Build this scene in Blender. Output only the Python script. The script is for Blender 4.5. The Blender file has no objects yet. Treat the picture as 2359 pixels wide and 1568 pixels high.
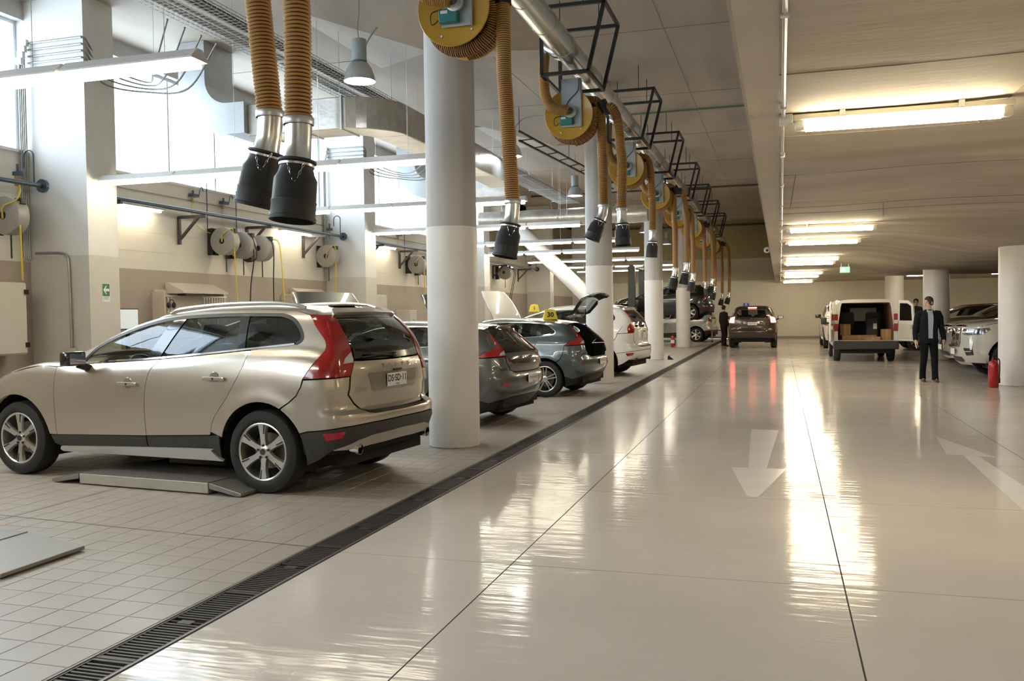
import bpy, bmesh, math, random
import numpy as np
from mathutils import Vector, Matrix
random.seed(7)
PI = math.pi
SC = bpy.context.scene
COL = SC.collection
# ---------------------------------------------------------------- camera
IW, IH, FPX, CAMH = 2359, 1568, 2050.0, 1.52
VPX, VPY, ROLL = 1797.0, 714.0, 0.0138
_Y = Vector(((VPX-IW/2)/FPX, (VPY-IH/2)/FPX, 1)).normalized()
_D = Vector((math.sin(ROLL), math.cos(ROLL), 0)); _D.z = -_D.dot(_Y)/_Y.z; _D.normalize()
_Z = -_D; _X = _Y.cross(_Z)
_right = Vector((_X.x, _Y.x, _Z.x)); _down = Vector((_X.y, _Y.y, _Z.y)); _fwd = Vector((_X.z, _Y.z, _Z.z))
cam = bpy.data.cameras.new('camera'); camo = bpy.data.objects.new('camera', cam); COL.objects.link(camo)
cam.sensor_width = 36; cam.lens = FPX/IW*36; cam.clip_end = 300; cam.clip_start = .05
mw = Matrix.Identity(4)
for r in range(3):
    mw[r][0] = _right[r]; mw[r][1] = -_down[r]; mw[r][2] = -_fwd[r]
mw[2][3] = CAMH
camo.matrix_world = mw
SC.camera = camo
# ---------------------------------------------------------------- world, exposure
W = bpy.data.worlds.new('world'); SC.world = W; W.use_nodes = True
bg = W.node_tree.nodes['Background']; bg.inputs[0].default_value = (.74, .88, 1, 1); bg.inputs[1].default_value = 5.5
vs = SC.view_settings; vs.view_transform = 'Standard'; vs.look = 'None'; vs.exposure = 1.0; vs.gamma = 1; vs.use_curve_mapping = False
try:
    SC.cycles.max_bounces = 7; SC.cycles.diffuse_bounces = 3; SC.cycles.glossy_bounces = 3; SC.cycles.use_adaptive_sampling = True; SC.cycles.adaptive_threshold = .03
    SC.cycles.transparent_max_bounces = 16; SC.cycles.caustics_reflective = False; SC.cycles.caustics_refractive = False
    SC.cycles.sample_clamp_indirect = 6; SC.cycles.use_denoising = True
except Exception: pass
WARM = (1, .80, .50); COOLW = (1, .92, .78)
# ---------------------------------------------------------------- materials
MATS = {}
def mat(name, col=(.5,.5,.5), rough=.5, metal=0., spec=.5, coat=0., var=0., vscale=4., bump=0., bscale=60., emit=None, estr=0., alpha=None, stretch=None, col2=None, trans=0., crough=.03, rvar=0.):
    if name in MATS: return MATS[name]
    m = bpy.data.materials.new(name); m.use_nodes = True; nt = m.node_tree; N = nt.nodes; L = nt.links
    b = N['Principled BSDF']
    b.inputs['Base Color'].default_value = (*col, 1); b.inputs['Roughness'].default_value = rough; b.inputs['Metallic'].default_value = metal
    b.inputs['Specular IOR Level'].default_value = spec
    if coat: b.inputs['Coat Weight'].default_value = coat; b.inputs['Coat Roughness'].default_value = crough
    if trans: b.inputs['Transmission Weight'].default_value = trans
    if emit: b.inputs['Emission Color'].default_value = (*emit, 1); b.inputs['Emission Strength'].default_value = estr
    if var or bump or col2 or rvar:
        tc = N.new('ShaderNodeTexCoord'); src = tc.outputs['Object']
        if stretch:
            mp = N.new('ShaderNodeMapping'); mp.inputs['Scale'].default_value = stretch; L.new(src, mp.inputs[0]); src = mp.outputs[0]
    if var or col2 or rvar:
        n = N.new('ShaderNodeTexNoise'); n.inputs['Scale'].default_value = vscale; n.inputs['Detail'].default_value = 5; L.new(src, n.inputs['Vector'])
        r = N.new('ShaderNodeValToRGB'); r.color_ramp.elements[0].position = .3; r.color_ramp.elements[1].position = .7
        c2 = col2 or tuple(min(1, c*(1+var)) for c in col); c1 = col if col2 else tuple(c*(1-var) for c in col)
        r.color_ramp.elements[0].color = (*c1, 1); r.color_ramp.elements[1].color = (*c2, 1)
        L.new(n.outputs[0], r.inputs[0]); L.new(r.outputs[0], b.inputs['Base Color'])
        if rvar:
            mr = N.new('ShaderNodeMapRange'); mr.inputs[3].default_value = max(0, rough-rvar); mr.inputs[4].default_value = rough+rvar
            L.new(n.outputs[0], mr.inputs[0]); L.new(mr.outputs[0], b.inputs['Roughness'])
    if bump:
        n2 = N.new('ShaderNodeTexNoise'); n2.inputs['Scale'].default_value = bscale; n2.inputs['Detail'].default_value = 3; L.new(src, n2.inputs['Vector'])
        bp = N.new('ShaderNodeBump'); bp.inputs['Strength'].default_value = bump; bp.inputs['Distance'].default_value = .01
        L.new(n2.outputs[0], bp.inputs['Height']); L.new(bp.outputs[0], b.inputs['Normal'])
        if coat: L.new(bp.outputs[0], b.inputs['Coat Normal'])
    MATS[name] = m; return m
def glassmat(name, tint=(.6,.65,.62), rough=.02, refl=1.0):
    if name in MATS: return MATS[name]
    m = bpy.data.materials.new(name); m.use_nodes = True; nt = m.node_tree; N = nt.nodes; L = nt.links; N.clear()
    o = N.new('ShaderNodeOutputMaterial'); mx = N.new('ShaderNodeMixShader'); tr = N.new('ShaderNodeBsdfTransparent'); gl = N.new('ShaderNodeBsdfGlossy')
    tr.inputs[0].default_value = (*tint, 1); gl.inputs['Roughness'].default_value = rough; gl.inputs[0].default_value = (refl, refl, refl, 1)
    lw = N.new('ShaderNodeLayerWeight'); lw.inputs[0].default_value = .5
    pw = N.new('ShaderNodeMath'); pw.operation = 'POWER'; pw.inputs[1].default_value = 4.0; L.new(lw.outputs['Facing'], pw.inputs[0])
    ma = N.new('ShaderNodeMath'); ma.operation = 'MULTIPLY_ADD'; ma.inputs[1].default_value = .92; ma.inputs[2].default_value = .06; L.new(pw.outputs[0], ma.inputs[0])
    L.new(ma.outputs[0], mx.inputs[0]); L.new(tr.outputs[0], mx.inputs[1]); L.new(gl.outputs[0], mx.inputs[2]); L.new(mx.outputs[0], o.inputs[0])
    MATS[name] = m; return m
def emat(name, col, s): return mat(name, (.8,.8,.8), .5, emit=col, estr=s)
# ---------------------------------------------------------------- mesh building
class MB:
    def __init__(s): s.v = []; s.f = []
    def add(s, vs, fs):
        o = len(s.v); s.v += [tuple(x) for x in vs]; s.f += [tuple(i+o for i in f) for f in fs]; return s
    def box(s, lo, hi):
        x0,y0,z0 = lo; x1,y1,z1 = hi
        return s.add([(x0,y0,z0),(x1,y0,z0),(x1,y1,z0),(x0,y1,z0),(x0,y0,z1),(x1,y0,z1),(x1,y1,z1),(x0,y1,z1)],
                     [(3,2,1,0),(4,5,6,7),(0,1,5,4),(1,2,6,5),(2,3,7,6),(3,0,4,7)])
    def cbox(s, c, d): return s.box([c[i]-d[i]/2 for i in range(3)], [c[i]+d[i]/2 for i in range(3)])
    def bar(s, a, b, w, h=None, up=(0,0,1)):
        h = h or w; a = Vector(a); b = Vector(b); d = (b-a).normalized(); u = Vector(up)
        if abs(d.dot(u)) > .98: u = Vector((1,0,0))
        sx = d.cross(u).normalized(); sz = sx.cross(d)
        pts = [p + sx*i*w/2 + sz*j*h/2 for p in (a, b) for i, j in ((-1,-1),(1,-1),(1,1),(-1,1))]
        return s.add(pts, [(0,1,2,3),(7,6,5,4),(0,4,5,1),(1,5,6,2),(2,6,7,3),(3,7,4,0)])
    def tube(s, pts, r, n=10, caps=True, closed=False):
        pts = [Vector(p) for p in pts]; m = len(pts); R = r if hasattr(r, '__len__') else [r]*m
        T = []
        for i in range(m):
            a = pts[(i-1) % m] if (closed or i > 0) else pts[i]; b = pts[(i+1) % m] if (closed or i < m-1) else pts[i]
            t = (b-a); T.append(t.normalized() if t.length > 1e-9 else Vector((0,0,1)))
        u = T[0].orthogonal().normalized(); vs = []
        for i in range(m):
            u = (u - T[i]*u.dot(T[i])); u = u.normalized() if u.length > 1e-6 else T[i].orthogonal().normalized(); w = T[i].cross(u)
            for k in range(n):
                a = 2*PI*k/n; vs.append(pts[i] + (u*math.cos(a)+w*math.sin(a))*R[i])
        fs = []
        for i in range(m if closed else m-1):
            j = (i+1) % m
            for k in range(n):
                k2 = (k+1) % n; fs.append((i*n+k, i*n+k2, j*n+k2, j*n+k))
        if caps and not closed: fs.append(tuple(range(n-1,-1,-1))); fs.append(tuple((m-1)*n+k for k in range(n)))
        return s.add(vs, fs)
    def cyl(s, a, b, r, n=16): return s.tube([a, b], r, n)
    def lathe(s, prof, org=(0,0,0), axis=(0,0,1), n=24, caps=False):
        ax = Vector(axis).normalized(); u = ax.orthogonal().normalized(); w = ax.cross(u); o = Vector(org); vs = []
        for (r, h) in prof:
            for k in range(n):
                a = 2*PI*k/n; vs.append(o + ax*h + (u*math.cos(a)+w*math.sin(a))*r)
        fs = [(i*n+k, i*n+(k+1)%n, (i+1)*n+(k+1)%n, (i+1)*n+k) for i in range(len(prof)-1) for k in range(n)]
        if caps: fs.append(tuple(range(n-1,-1,-1))); fs.append(tuple((len(prof)-1)*n+k for k in range(n)))
        return s.add(vs, fs)
    def prism(s, poly, o, ex, ey, ez):
        o, ex, ey, ez = Vector(o), Vector(ex), Vector(ey), Vector(ez); n = len(poly)
        A = [o+ex*p[0]+ey*p[1] for p in poly]; B = [p+ez for p in A]
        return s.add(A+B, [tuple(range(n-1,-1,-1)), tuple(range(n,2*n))] + [(i,(i+1)%n,n+(i+1)%n,n+i) for i in range(n)])
    def loft(s, rings, closed=True, caps=True):
        n = len(rings[0]); vs = [p for r in rings for p in r]; m = len(rings)
        fs = [(i*n+k, i*n+(k+1)%n, (i+1)*n+(k+1)%n, (i+1)*n+k) for i in range(m-1) for k in range(n if closed else n-1)]
        if caps and closed: fs.append(tuple(range(n-1,-1,-1))); fs.append(tuple((m-1)*n+k for k in range(n)))
        return s.add(vs, fs)
    def sphere(s, c, r, nu=16, nv=10):
        rr = r if hasattr(r, '__len__') else (r,r,r)
        prof = [[(c[0]+rr[0]*math.sin(PI*j/nv)*math.cos(2*PI*k/nu), c[1]+rr[1]*math.sin(PI*j/nv)*math.sin(2*PI*k/nu), c[2]-rr[2]*math.cos(PI*j/nv)) for k in range(nu)] for j in range(nv+1)]
        return s.loft(prof, True, False)
def obj(name, mb, m=None, parent=None, smooth=False, bevel=0, recalc=True, angle=40):
    me = bpy.data.meshes.new(name); me.from_pydata(mb.v, [], mb.f)
    if recalc:
        bm = bmesh.new(); bm.from_mesh(me)
        if smooth: bmesh.ops.remove_doubles(bm, verts=bm.verts, dist=1e-5)
        bmesh.ops.recalc_face_normals(bm, faces=bm.faces); bm.to_mesh(me); bm.free()
    if smooth:
        me.polygons.foreach_set('use_smooth', [True]*len(me.polygons))
        try: me.set_sharp_from_angle(angle=math.radians(angle))
        except Exception: pass
    o = bpy.data.objects.new(name, me); COL.objects.link(o)
    if m: me.materials.append(m)
    if parent: o.parent = parent
    if bevel:
        b = o.modifiers.new('b', 'BEVEL'); b.width = bevel; b.segments = 2; b.limit_method = 'ANGLE'
    return o
def tag(o, label, cat=None, group=None, kind=None):
    if label: o['label'] = label
    if cat: o['category'] = cat
    if group: o['group'] = group
    if kind: o['kind'] = kind
    return o
def thing(name, label, cat, loc=(0,0,0), rotz=0, group=None, parent=None):
    o = bpy.data.objects.new(name, None); COL.objects.link(o); o.location = loc; o.rotation_euler = (0,0,rotz); o.empty_display_size = .1
    return tag(o, label, cat, group)
def struct(name, mb, m, parent=None, **k):
    o = obj(name, mb, m, parent, **k)
    if not parent: o['kind'] = 'structure'
    return o
def dup(root, loc=None, rotz=None, label=None, group=None):
    r = root.copy(); COL.objects.link(r)
    if loc is not None: r.location = loc
    if rotz is not None: r.rotation_euler = (0,0,rotz)
    if label: r['label'] = label
    if group: r['group'] = group
    for ch in list(root.children):
        c = ch.copy(); COL.objects.link(c); c.parent = r
        for g in list(ch.children):
            d = g.copy(); COL.objects.link(d); d.parent = c
    return r
def text(name, s, size, m, parent, loc, ex, ey, depth=.001, align='CENTER', bold=0):
    cu = bpy.data.curves.new(name, 'FONT'); cu.body = s; cu.size = size; cu.align_x = align; cu.align_y = 'CENTER'; cu.extrude = depth; cu.resolution_u = 3; cu.offset = bold
    t = bpy.data.objects.new('tmp', cu); me = bpy.data.meshes.new_from_object(t); bpy.data.objects.remove(t)
    ex = Vector(ex).normalized(); ey = Vector(ey); ey = (ey-ex*ey.dot(ex)).normalized(); ez = ex.cross(ey)
    for v in me.vertices: v.co = Vector(loc)+ex*v.co.x+ey*v.co.y+ez*v.co.z
    me.materials.clear(); me.materials.append(m)
    o = bpy.data.objects.new(name, me); COL.objects.link(o)
    if parent: o.parent = parent
    return o
def arc(c, r, a0, a1, n, ex=(1,0,0), ey=(0,0,1)):
    c, ex, ey = Vector(c), Vector(ex), Vector(ey)
    return [c+ex*r*math.cos(a0+(a1-a0)*i/n)+ey*r*math.sin(a0+(a1-a0)*i/n) for i in range(n+1)]
def bez(pts, n=12):
    """Catmull-Rom through points"""
    P = [Vector(p) for p in pts]; P = [P[0]*2-P[1]]+P+[P[-1]*2-P[-2]]; out = []
    for i in range(1, len(P)-2):
        for k in range(n):
            t = k/n; a,b,c,d = P[i-1],P[i],P[i+1],P[i+2]
            out.append(.5*((2*b)+(c-a)*t+(2*a-5*b+4*c-d)*t*t+(3*b-a-3*c+d)*t**3))
    out.append(P[-2]); return out
# ================================================================ setting
CZ = 6.4; SOF = 3.0; XW = -11.1; YB = 50.0; XR = 15.0; YN = -9.0
M_ceil = mat('ceiling_concrete', (.44,.385,.32), .85, var=.16, vscale=1.1, bump=.25, bscale=18, stretch=(1,.25,1))
M_soff = mat('soffit_concrete', (.50,.44,.35), .85, var=.20, vscale=1.3, bump=.25, bscale=14, stretch=(.35,1.4,1))
M_white = mat('white_paint', (.74,.73,.70), .6, var=.04, vscale=2, bump=.05, bscale=40)
M_wallc = mat('cream_wall', (.70,.66,.57), .7, var=.04, vscale=1.5, bump=.05, bscale=30)
M_band = mat('taupe_band', (.40,.335,.28), .6, var=.06, vscale=2, bump=.05, bscale=30)
M_bandw = mat('grey_white_band', (.60,.57,.52), .6, var=.04, vscale=2)
M_dark = mat('dark_gap', (.02,.02,.02), .9)
M_gap = mat('joint_filler', (.05,.045,.04), .9)
def polished(name, col):
    m = bpy.data.materials.new(name); m.use_nodes = True; nt = m.node_tree; N = nt.nodes; L = nt.links; b = N['Principled BSDF']
    tc = N.new('ShaderNodeNewGeometry')
    n = N.new('ShaderNodeTexNoise'); n.inputs['Scale'].default_value = .7; n.inputs['Detail'].default_value = 8; L.new(tc.outputs['Position'], n.inputs['Vector'])
    r = N.new('ShaderNodeValToRGB'); e = r.color_ramp.elements; e[0].position = .25; e[1].position = .75
    e[0].color = (*[c*.90 for c in col], 1); e[1].color = (*[c*1.07 for c in col], 1); L.new(n.outputs[0], r.inputs[0]); L.new(r.outputs[0], b.inputs['Base Color'])
    n3 = N.new('ShaderNodeTexNoise'); n3.inputs['Scale'].default_value = 1.6; n3.inputs['Detail'].default_value = 4; L.new(tc.outputs['Position'], n3.inputs['Vector'])
    mr = N.new('ShaderNodeMapRange'); mr.inputs[1].default_value = .3; mr.inputs[2].default_value = .7; mr.inputs[3].default_value = .07; mr.inputs[4].default_value = .14; L.new(n3.outputs[0], mr.inputs[0]); L.new(mr.outputs[0], b.inputs['Roughness'])
    mp = N.new('ShaderNodeMapping'); mp.inputs['Scale'].default_value = (2.0, 13, 1); L.new(tc.outputs['Position'], mp.inputs[0])
    n2 = N.new('ShaderNodeTexNoise'); n2.inputs['Scale'].default_value = 1.0; n2.inputs['Detail'].default_value = 2; L.new(mp.outputs[0], n2.inputs['Vector'])
    bp = N.new('ShaderNodeBump'); bp.inputs['Strength'].default_value = .22; bp.inputs['Distance'].default_value = .012; L.new(n2.outputs[0], bp.inputs['Height']); L.new(bp.outputs[0], b.inputs['Normal'])
    b.inputs['IOR'].default_value = 1.5; b.inputs['Specular IOR Level'].default_value = .085
    MATS[name] = m; return m
M_floor = polished('polished_concrete', (.68,.625,.57))
M_tile = mat('workshop_tile', (.43,.385,.335), .38, var=.07, vscale=1.3, spec=.5, rvar=.1)
M_grout = mat('tile_grout', (.375,.335,.295), .8)
# floor base
floor = struct('floor', MB().box((XW-.3,YN,-.25),(XR,YB+.3,-.02)), M_gap)
JY = [-9.0,-7.05,-4.9,-2.75,-.6,1.55,3.0,5.13,7.42] + [9.45+2.15*k for k in range(19)] + [YB]
JX = [-2.735,-1.57,.33,2.32,4.25,6.2,8.2,10.3,12.5,XR]
g = .0042
random.seed(3)
for j in range(len(JY)-1):
    for i in range(len(JX)-1):
        x0,x1,y0,y1 = JX[i]+g,JX[i+1]-g,JY[j]+g*.7,JY[j+1]-g*.7; b = .004
        if i == 0: x0 += .01
        mb = MB().box((x0,y0,-.03),(x1,y1,0))
        obj('floor_slab', mb, M_floor, floor, recalc=False)
obj('joint_filler', MB().box((-2.73,YN,-.02),(XR,YB,-.0012)), M_gap, floor)
# tiles in the workshop
struct('tile_bed', MB().box((XW,YN,-.03),(-2.985,YB,-.0025)), M_grout, floor)
TX, TY = .2125, .2085
cells = []
for i in range(int((-2.99-XW)/TX)):
    for k in range(-20, int((YB-3.12)/TY)):
        x1 = -2.992-i*TX; y0 = 3.121+k*TY
        cells.append((x1-TX, x1, y0, y0+TY))
def near(c):
    cx, cy = (c[0]+c[1])/2, (c[2]+c[3])/2
    v = (Matrix(mw).inverted() @ Vector((cx,cy,0)))
    if v.z > -.5: return 1e9
    u = IW/2+FPX*v.x/-v.z; w = IH/2-FPX*v.y/-v.z
    if not (-40 < u < IW and w < IH+40): return 1e6-v.z
    return -v.z
cells.sort(key=near)
def tilemesh(mb, c, w, o=(0,0)):
    q = .0022; b = .0015; x0,x1,y0,y1 = c[0]+q-o[0],c[1]-q-o[0],c[2]+q-o[1],c[3]-q-o[1]
    mb.add([(x0,y0,-.004),(x1,y0,-.004),(x1,y1,-.004),(x0,y1,-.004),(x0+b,y0+b,0),(x1-b,y0+b,0),(x1-b,y1-b,0),(x0+b,y1-b,0)],[(0,1,5,4),(1,2,6,5),(2,3,7,6),(3,0,4,7),(4,5,6,7)])
base = None
for c in cells[:300]:
    ox, oy = (c[0]+c[1])/2, (c[2]+c[3])/2
    if base is None:
        mb = MB(); tilemesh(mb, c, 0, (ox,oy)); base = obj('tile', mb, M_tile, floor, recalc=False); base.location = (ox,oy,0)
    else:
        o = base.copy(); COL.objects.link(o); o.location = (ox,oy,random.uniform(-.0006,.0004))
mb = MB()
for c in cells[300:]: tilemesh(mb, c, 0)
o = obj('tile_field', mb, M_tile, floor, recalc=False); o['kind'] = 'stuff'
# saw-cut joints across the tiled floor (filled dark)
for (a, b) in (((-10.9,5.95),(-2.985,5.2)), ((-10.9,7.42),(-2.985,7.42)), ((-5.69,3.3),(-5.73,7.4)), ((-10.9,11.6),(-2.985,11.6)), ((-10.9,15.9),(-2.985,15.9)), ((-10.9,20.2),(-2.985,20.2))):
    obj('saw_joint', MB().bar((*a,.0004),(*b,.0004),.009,.0016), mat('saw_joint_dark',(.13,.105,.10),.8), floor)
# painted arrows on the floor
M_mark = mat('floor_paint', (.92,.88,.84), .2, spec=.5, var=.03, vscale=3)
def arrow(poly, label):
    o = obj('floor_arrow', MB().prism(poly, (0,0,.0006), (1,0,0), (0,1,0), (0,0,.0012)), M_mark); tag(o, label, 'road marking')
arrow([(-.36,11.75),(-.02,11.72),(-.13,8.86),(.05,8.84),(-.17,7.5),(-.22,7.46),(-.27,7.52),(-.46,8.84),(-.30,8.86)], 'pale arrow painted on polished floor pointing back along the lane towards the drain side')
arrow([(1.76,11.45),(1.65,10.13),(1.80,10.1),(1.73,7.3),(1.74,4.5),(2.02,4.5),(1.98,8.2),(1.93,10.05),(2.09,10.0)], 'long pale arrow painted on polished floor pointing towards the parked van')
# ---------------- drain
XD0, XD1 = -2.985, -2.735
struct('drain_channel', MB().box((XD0,YN,-.2),(XD1,YB,-.16)), M_dark, floor)
M_iron = mat('cast_iron', (.085,.075,.07), .5, metal=.5, var=.25, vscale=8)
M_irone = mat('drain_edge', (.22,.20,.19), .45, metal=.6)
for x in (XD0, XD1-.014): obj('drain_edge', MB().box((x,YN,-.1),(x+.014,YB,.0015)), M_irone, floor)
barm = None
def grate_frame(L):
    mb = MB(); x0,x1 = XD0+.016,XD1-.016; y0,y1 = .004,L-.004
    mb.box((x0,y0,-.03),(x0+.012,y1,-.002)); mb.box((x1-.012,y0,-.03),(x1,y1,-.002)); mb.box((x0,y0,-.03),(x1,y0+.02,-.002)); mb.box((x0,y1-.02,-.03),(x1,y1,-.002))
    mb.box((x0+.07,.48,-.03),(x1-.07,.53,-.002)); mb.box((x0,.505,-.03),(x1,.512,-.003)); return mb
gf = None; gb = None; nbar = 0
P_ = .0315
for k in range(int(YB-2)):
    y = 2.25+k*1.0
    if y > YB-1: break
    t = thing('drain_grate', 'dark iron grate section of the long floor drain between tiles and polished lane', 'drain grate', (0,y,0), 0, 'floor drain grates')
    if gf is None: gf = obj('grate_frame', grate_frame(1.0), M_iron, t)
    else: o = gf.copy(); COL.objects.link(o); o.parent = t
    x0, x1 = XD0+.026, XD1-.026
    ys = [.03+P_*q for q in range(30) if not .475 < .03+P_*q < .535]
    if nbar+len(ys) <= 300 and k < 5:
        for q in ys:
            if gb is None: gb = obj('grate_bar', MB().prism([(x0,-.0065),(x1,-.0065),(x1,.0065),(x0,.0065)], (0,0,-.03), (1,0,0), (0,1,0), (0,0,.026)), M_iron, t); gb.location = (0,q,0)
            else: o = gb.copy(); COL.objects.link(o); o.parent = t; o.location = (0,q,0)
            nbar += 1
    else:
        if barm is None:
            mb = MB()
            for q in ys: mb.box((x0,q-.0065,-.03),(x1,q+.0065,-.004))
            barm = obj('grate_bars', mb, M_iron, t); barm['kind'] = 'stuff'
        else: o = barm.copy(); COL.objects.link(o); o.parent = t
# ---------------- walls
PIL = [1.7, 11.07, 20.46, 29.9, 39.3, 48.6]; PD = .63
ZB = 2.42; ZS = 4.1; ZT = 6.12
def planked(name, lo, hi, m): return struct(name, MB().box(lo, hi), m)
wl = struct('wall_left', MB().box((XW-.35,YN,0),(XW,YB,ZS)), M_wallc)
obj('painted_band', MB().box((XW-.01,YN,0),(XW+.006,YB,ZB)), M_band, wl)
struct('lintel_left', MB().box((XW-.35,YN,ZT),(XW,YB,CZ)), mat('lintel_concrete',(.48,.46,.43),.8,var=.08,vscale=2), wl)
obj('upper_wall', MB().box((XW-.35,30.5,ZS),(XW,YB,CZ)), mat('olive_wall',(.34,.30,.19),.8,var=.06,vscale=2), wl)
# horizontal block courses lightly proud of the wall
for z in (2.75,3.1,3.45,3.8): obj('block_course_line', MB().box((XW-.005,YN,z),(XW+.002,YB,z+.006)), mat('course_line',(.58,.54,.46),.8), wl)
obj('window_ledge', MB().box((XW-.35,YN,ZS-.02),(XW+.03,YB,ZS+.02)), M_white, wl)
obj('conduit', MB().tube([(XW+.02,12,3.83),(XW+.02,20.4,3.83)],.012,8), mat('conduit_grey',(.35,.35,.34),.4,metal=.6), wl)
obj('conduit', MB().tube([(XW+.02,21.2,3.83),(XW+.02,29.8,3.83)],.012,8), MATS['conduit_grey'], wl)
M_mull = mat('mullion_blue', (.72,.80,.84), .35)
M_pane = glassmat('window_glass', (.96,.98,1), .0, .6)
wi = 0
for a, b in zip([YN]+[p+PD for p in PIL], PIL+[YB]):
    if b-a < .8: continue
    if a > 30: continue
    wi += 1
    n = max(1, round((b-a)/1.45)); mb = MB()
    wroot = struct('window_%d' % wi, MB().box((XW-.22,a,ZS+.02),(XW-.16,b,ZS+.07)), M_mull)
    obj('head_rail', MB().box((XW-.22,a,ZT-.05),(XW-.16,b,ZT)), M_mull, wroot)
    for k in range(n+1):
        y = a+(b-a)*k/n; y = min(max(y, a+.025), b-.025)
        obj('mullion', MB().box((XW-.22,y-.022,ZS+.07),(XW-.16,y+.022,ZT-.05)), M_mull, wroot)
        if k < n: obj('pane', MB().box((XW-.193,a+(b-a)*k/n+.02,ZS+.06),(XW-.187,a+(b-a)*(k+1)/n-.02,ZT-.04)), M_pane, wroot)
for i, p in enumerate(PIL):
    t = struct('pillar_%d' % (i+1), MB().box((XW-.3,p,0),(-10,p+PD,CZ)), M_white)
    obj('painted_band', MB().box((XW,p-.004,0),(-9.996,p+PD+.004,2.5)), M_bandw, t)
# far and right walls, added rear closure
M_far = mat('far_wall_paint', (.72,.67,.55), .55, var=.03, vscale=1)
fw = struct('wall_back', MB().box((XW-.3,YB,0),(XR,YB+.3,CZ)), M_far)
struct('baseboard_back', MB().box((XW,YB-.02,0),(XR,YB+.01,.12)), mat('skirting_grey',(.30,.28,.25),.5), fw)
struct('wall_right', MB().box((XR,YN,0),(XR+.3,YB,CZ)), M_far)
struct('sky_block_near', MB().box((XW-.3,YN-.3,0),(XR,YN,CZ)), M_wallc)  # unseen wall added to keep sky light out where the space runs on
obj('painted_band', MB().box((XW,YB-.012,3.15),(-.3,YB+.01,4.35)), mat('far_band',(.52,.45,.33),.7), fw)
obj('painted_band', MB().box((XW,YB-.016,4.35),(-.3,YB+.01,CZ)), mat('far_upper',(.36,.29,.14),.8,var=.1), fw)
# ---------------- ceilings
cl = struct('ceiling', MB().box((XW-.35,YN,CZ),(-.2,YB+.3,CZ+.3)), M_ceil)
M_line = mat('form_line', (.25,.22,.18), .9)
for y in [1.5,6.2,10.9,15.6,20.3,25,29.7,34.4,39.1,43.8]:
    obj('formwork_joint', MB().box((XW,y,CZ-.006),(-.2,y+.014,CZ+.01)), M_line, cl)
for x in (-8.4,-5.2,-1.9): obj('formwork_joint', MB().box((x,YN,CZ-.004),(x+.01,YB,CZ+.01)), M_line, cl)
# deep lane edge beam and soffit of the lower storey
bm_ = struct('beam_edge', MB().box((-.24,YN,SOF-.001),(-.1,YB,CZ)), mat('beam_concrete',(.46,.41,.34),.8,var=.06,vscale=2))
obj('smooth_strip', MB().box((-.22,YN,SOF-.004),(.0,YB,SOF+.01)), mat('beam_strip',(.55,.49,.40),.7,var=.05,vscale=1.5), bm_)
def sofz(x, y):
    s = lambda a, b, v: (lambda t: t*t*(3-2*t))(min(1, max(0, (v-a)/(b-a))))
    d = 0
    d += .36*s(1.7,4.3,x)*s(13.5,20.5,y)*(1-s(33,38,y))
    d -= .09*s(.3,2.2,x)*(1-s(2.2,5,x))*(s(8.5,11,y)*(1-s(12,15,y)))
    d += .05*math.sin(y*.67+.4)*s(.8,2.5,x)*(1-s(14,18,y))
    return SOF-d
nx, ny = 44, 130
mb = MB(); xs = [-.1+(XR+.1)*(i/nx)**1.5 for i in range(nx+1)]; ysl = [YN+(YB-YN)*j/ny for j in range(ny+1)]
mb.add([(x,y,sofz(x,y)) for y in ysl for x in xs], [(j*(nx+1)+i, (j+1)*(nx+1)+i, (j+1)*(nx+1)+i+1, j*(nx+1)+i+1) for j in range(ny) for i in range(nx)])
mb.add([(-.1,YN,CZ),(XR,YN,CZ),(XR,YB,CZ),(-.1,YB,CZ)], [(0,1,2,3)])
sof = struct('soffit', mb, M_soff, smooth=True, recalc=False)
def sofline(pts, w=.016):
    m_ = MB(); P = []
    for a, b in zip(pts, pts[1:]):
        for k in range(20):
            x = a[0]+(b[0]-a[0])*k/20; y = a[1]+(b[1]-a[1])*k/20; P.append((x,y,sofz(x,y)))
    P.append((*pts[-1], sofz(*pts[-1]))); m_.tube(P, w/2, 6); obj('formwork_joint', m_, M_line, sof)
for y in (5.9,8.0,10.3,13.6,14.4): sofline([(.0,y),(14,y)], .012)
sofline([(.17,10.3),(.15,13.6)], .012); sofline([(1.62,5.9),(1.55,8.0)], .012); sofline([(1.4,13.6),(1.6,15.6)], .012)
# ---------------- round columns
def rcol(name, x, y, r, z0, zb, ztop, m_hi):
    o = struct(name, MB().lathe([(r,z0),(r,zb)],(x,y,0),n=48), mat('column_white',(.80,.78,.755),.42,var=.035,vscale=3,bump=.04,bscale=20), smooth=True)
    if ztop > zb: obj('raw_concrete_shaft', MB().lathe([(r-.006,zb),(r-.006,ztop)],(x,y,0),n=48), m_hi, o, smooth=True)
    obj('base_scuff', MB().lathe([(r+.002,0),(r+.002,.015)],(x,y,0),n=48), mat('scuff',(.42,.39,.36),.7,var=.3,vscale=9), o, smooth=True)
    return o
M_raw = mat('raw_column', (.47,.455,.44), .6, var=.14, vscale=2.2, stretch=(3,3,.25), bump=.1, bscale=10)
LC = [(-3.63,9.68),(-3.73,18.95),(-3.84,28.42),(-3.94,38.3)]
for i, (x, y) in enumerate(LC):
    rcol('column_%d' % (i+1), x, y, .293, 0, 2.52, CZ, M_raw)
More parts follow.
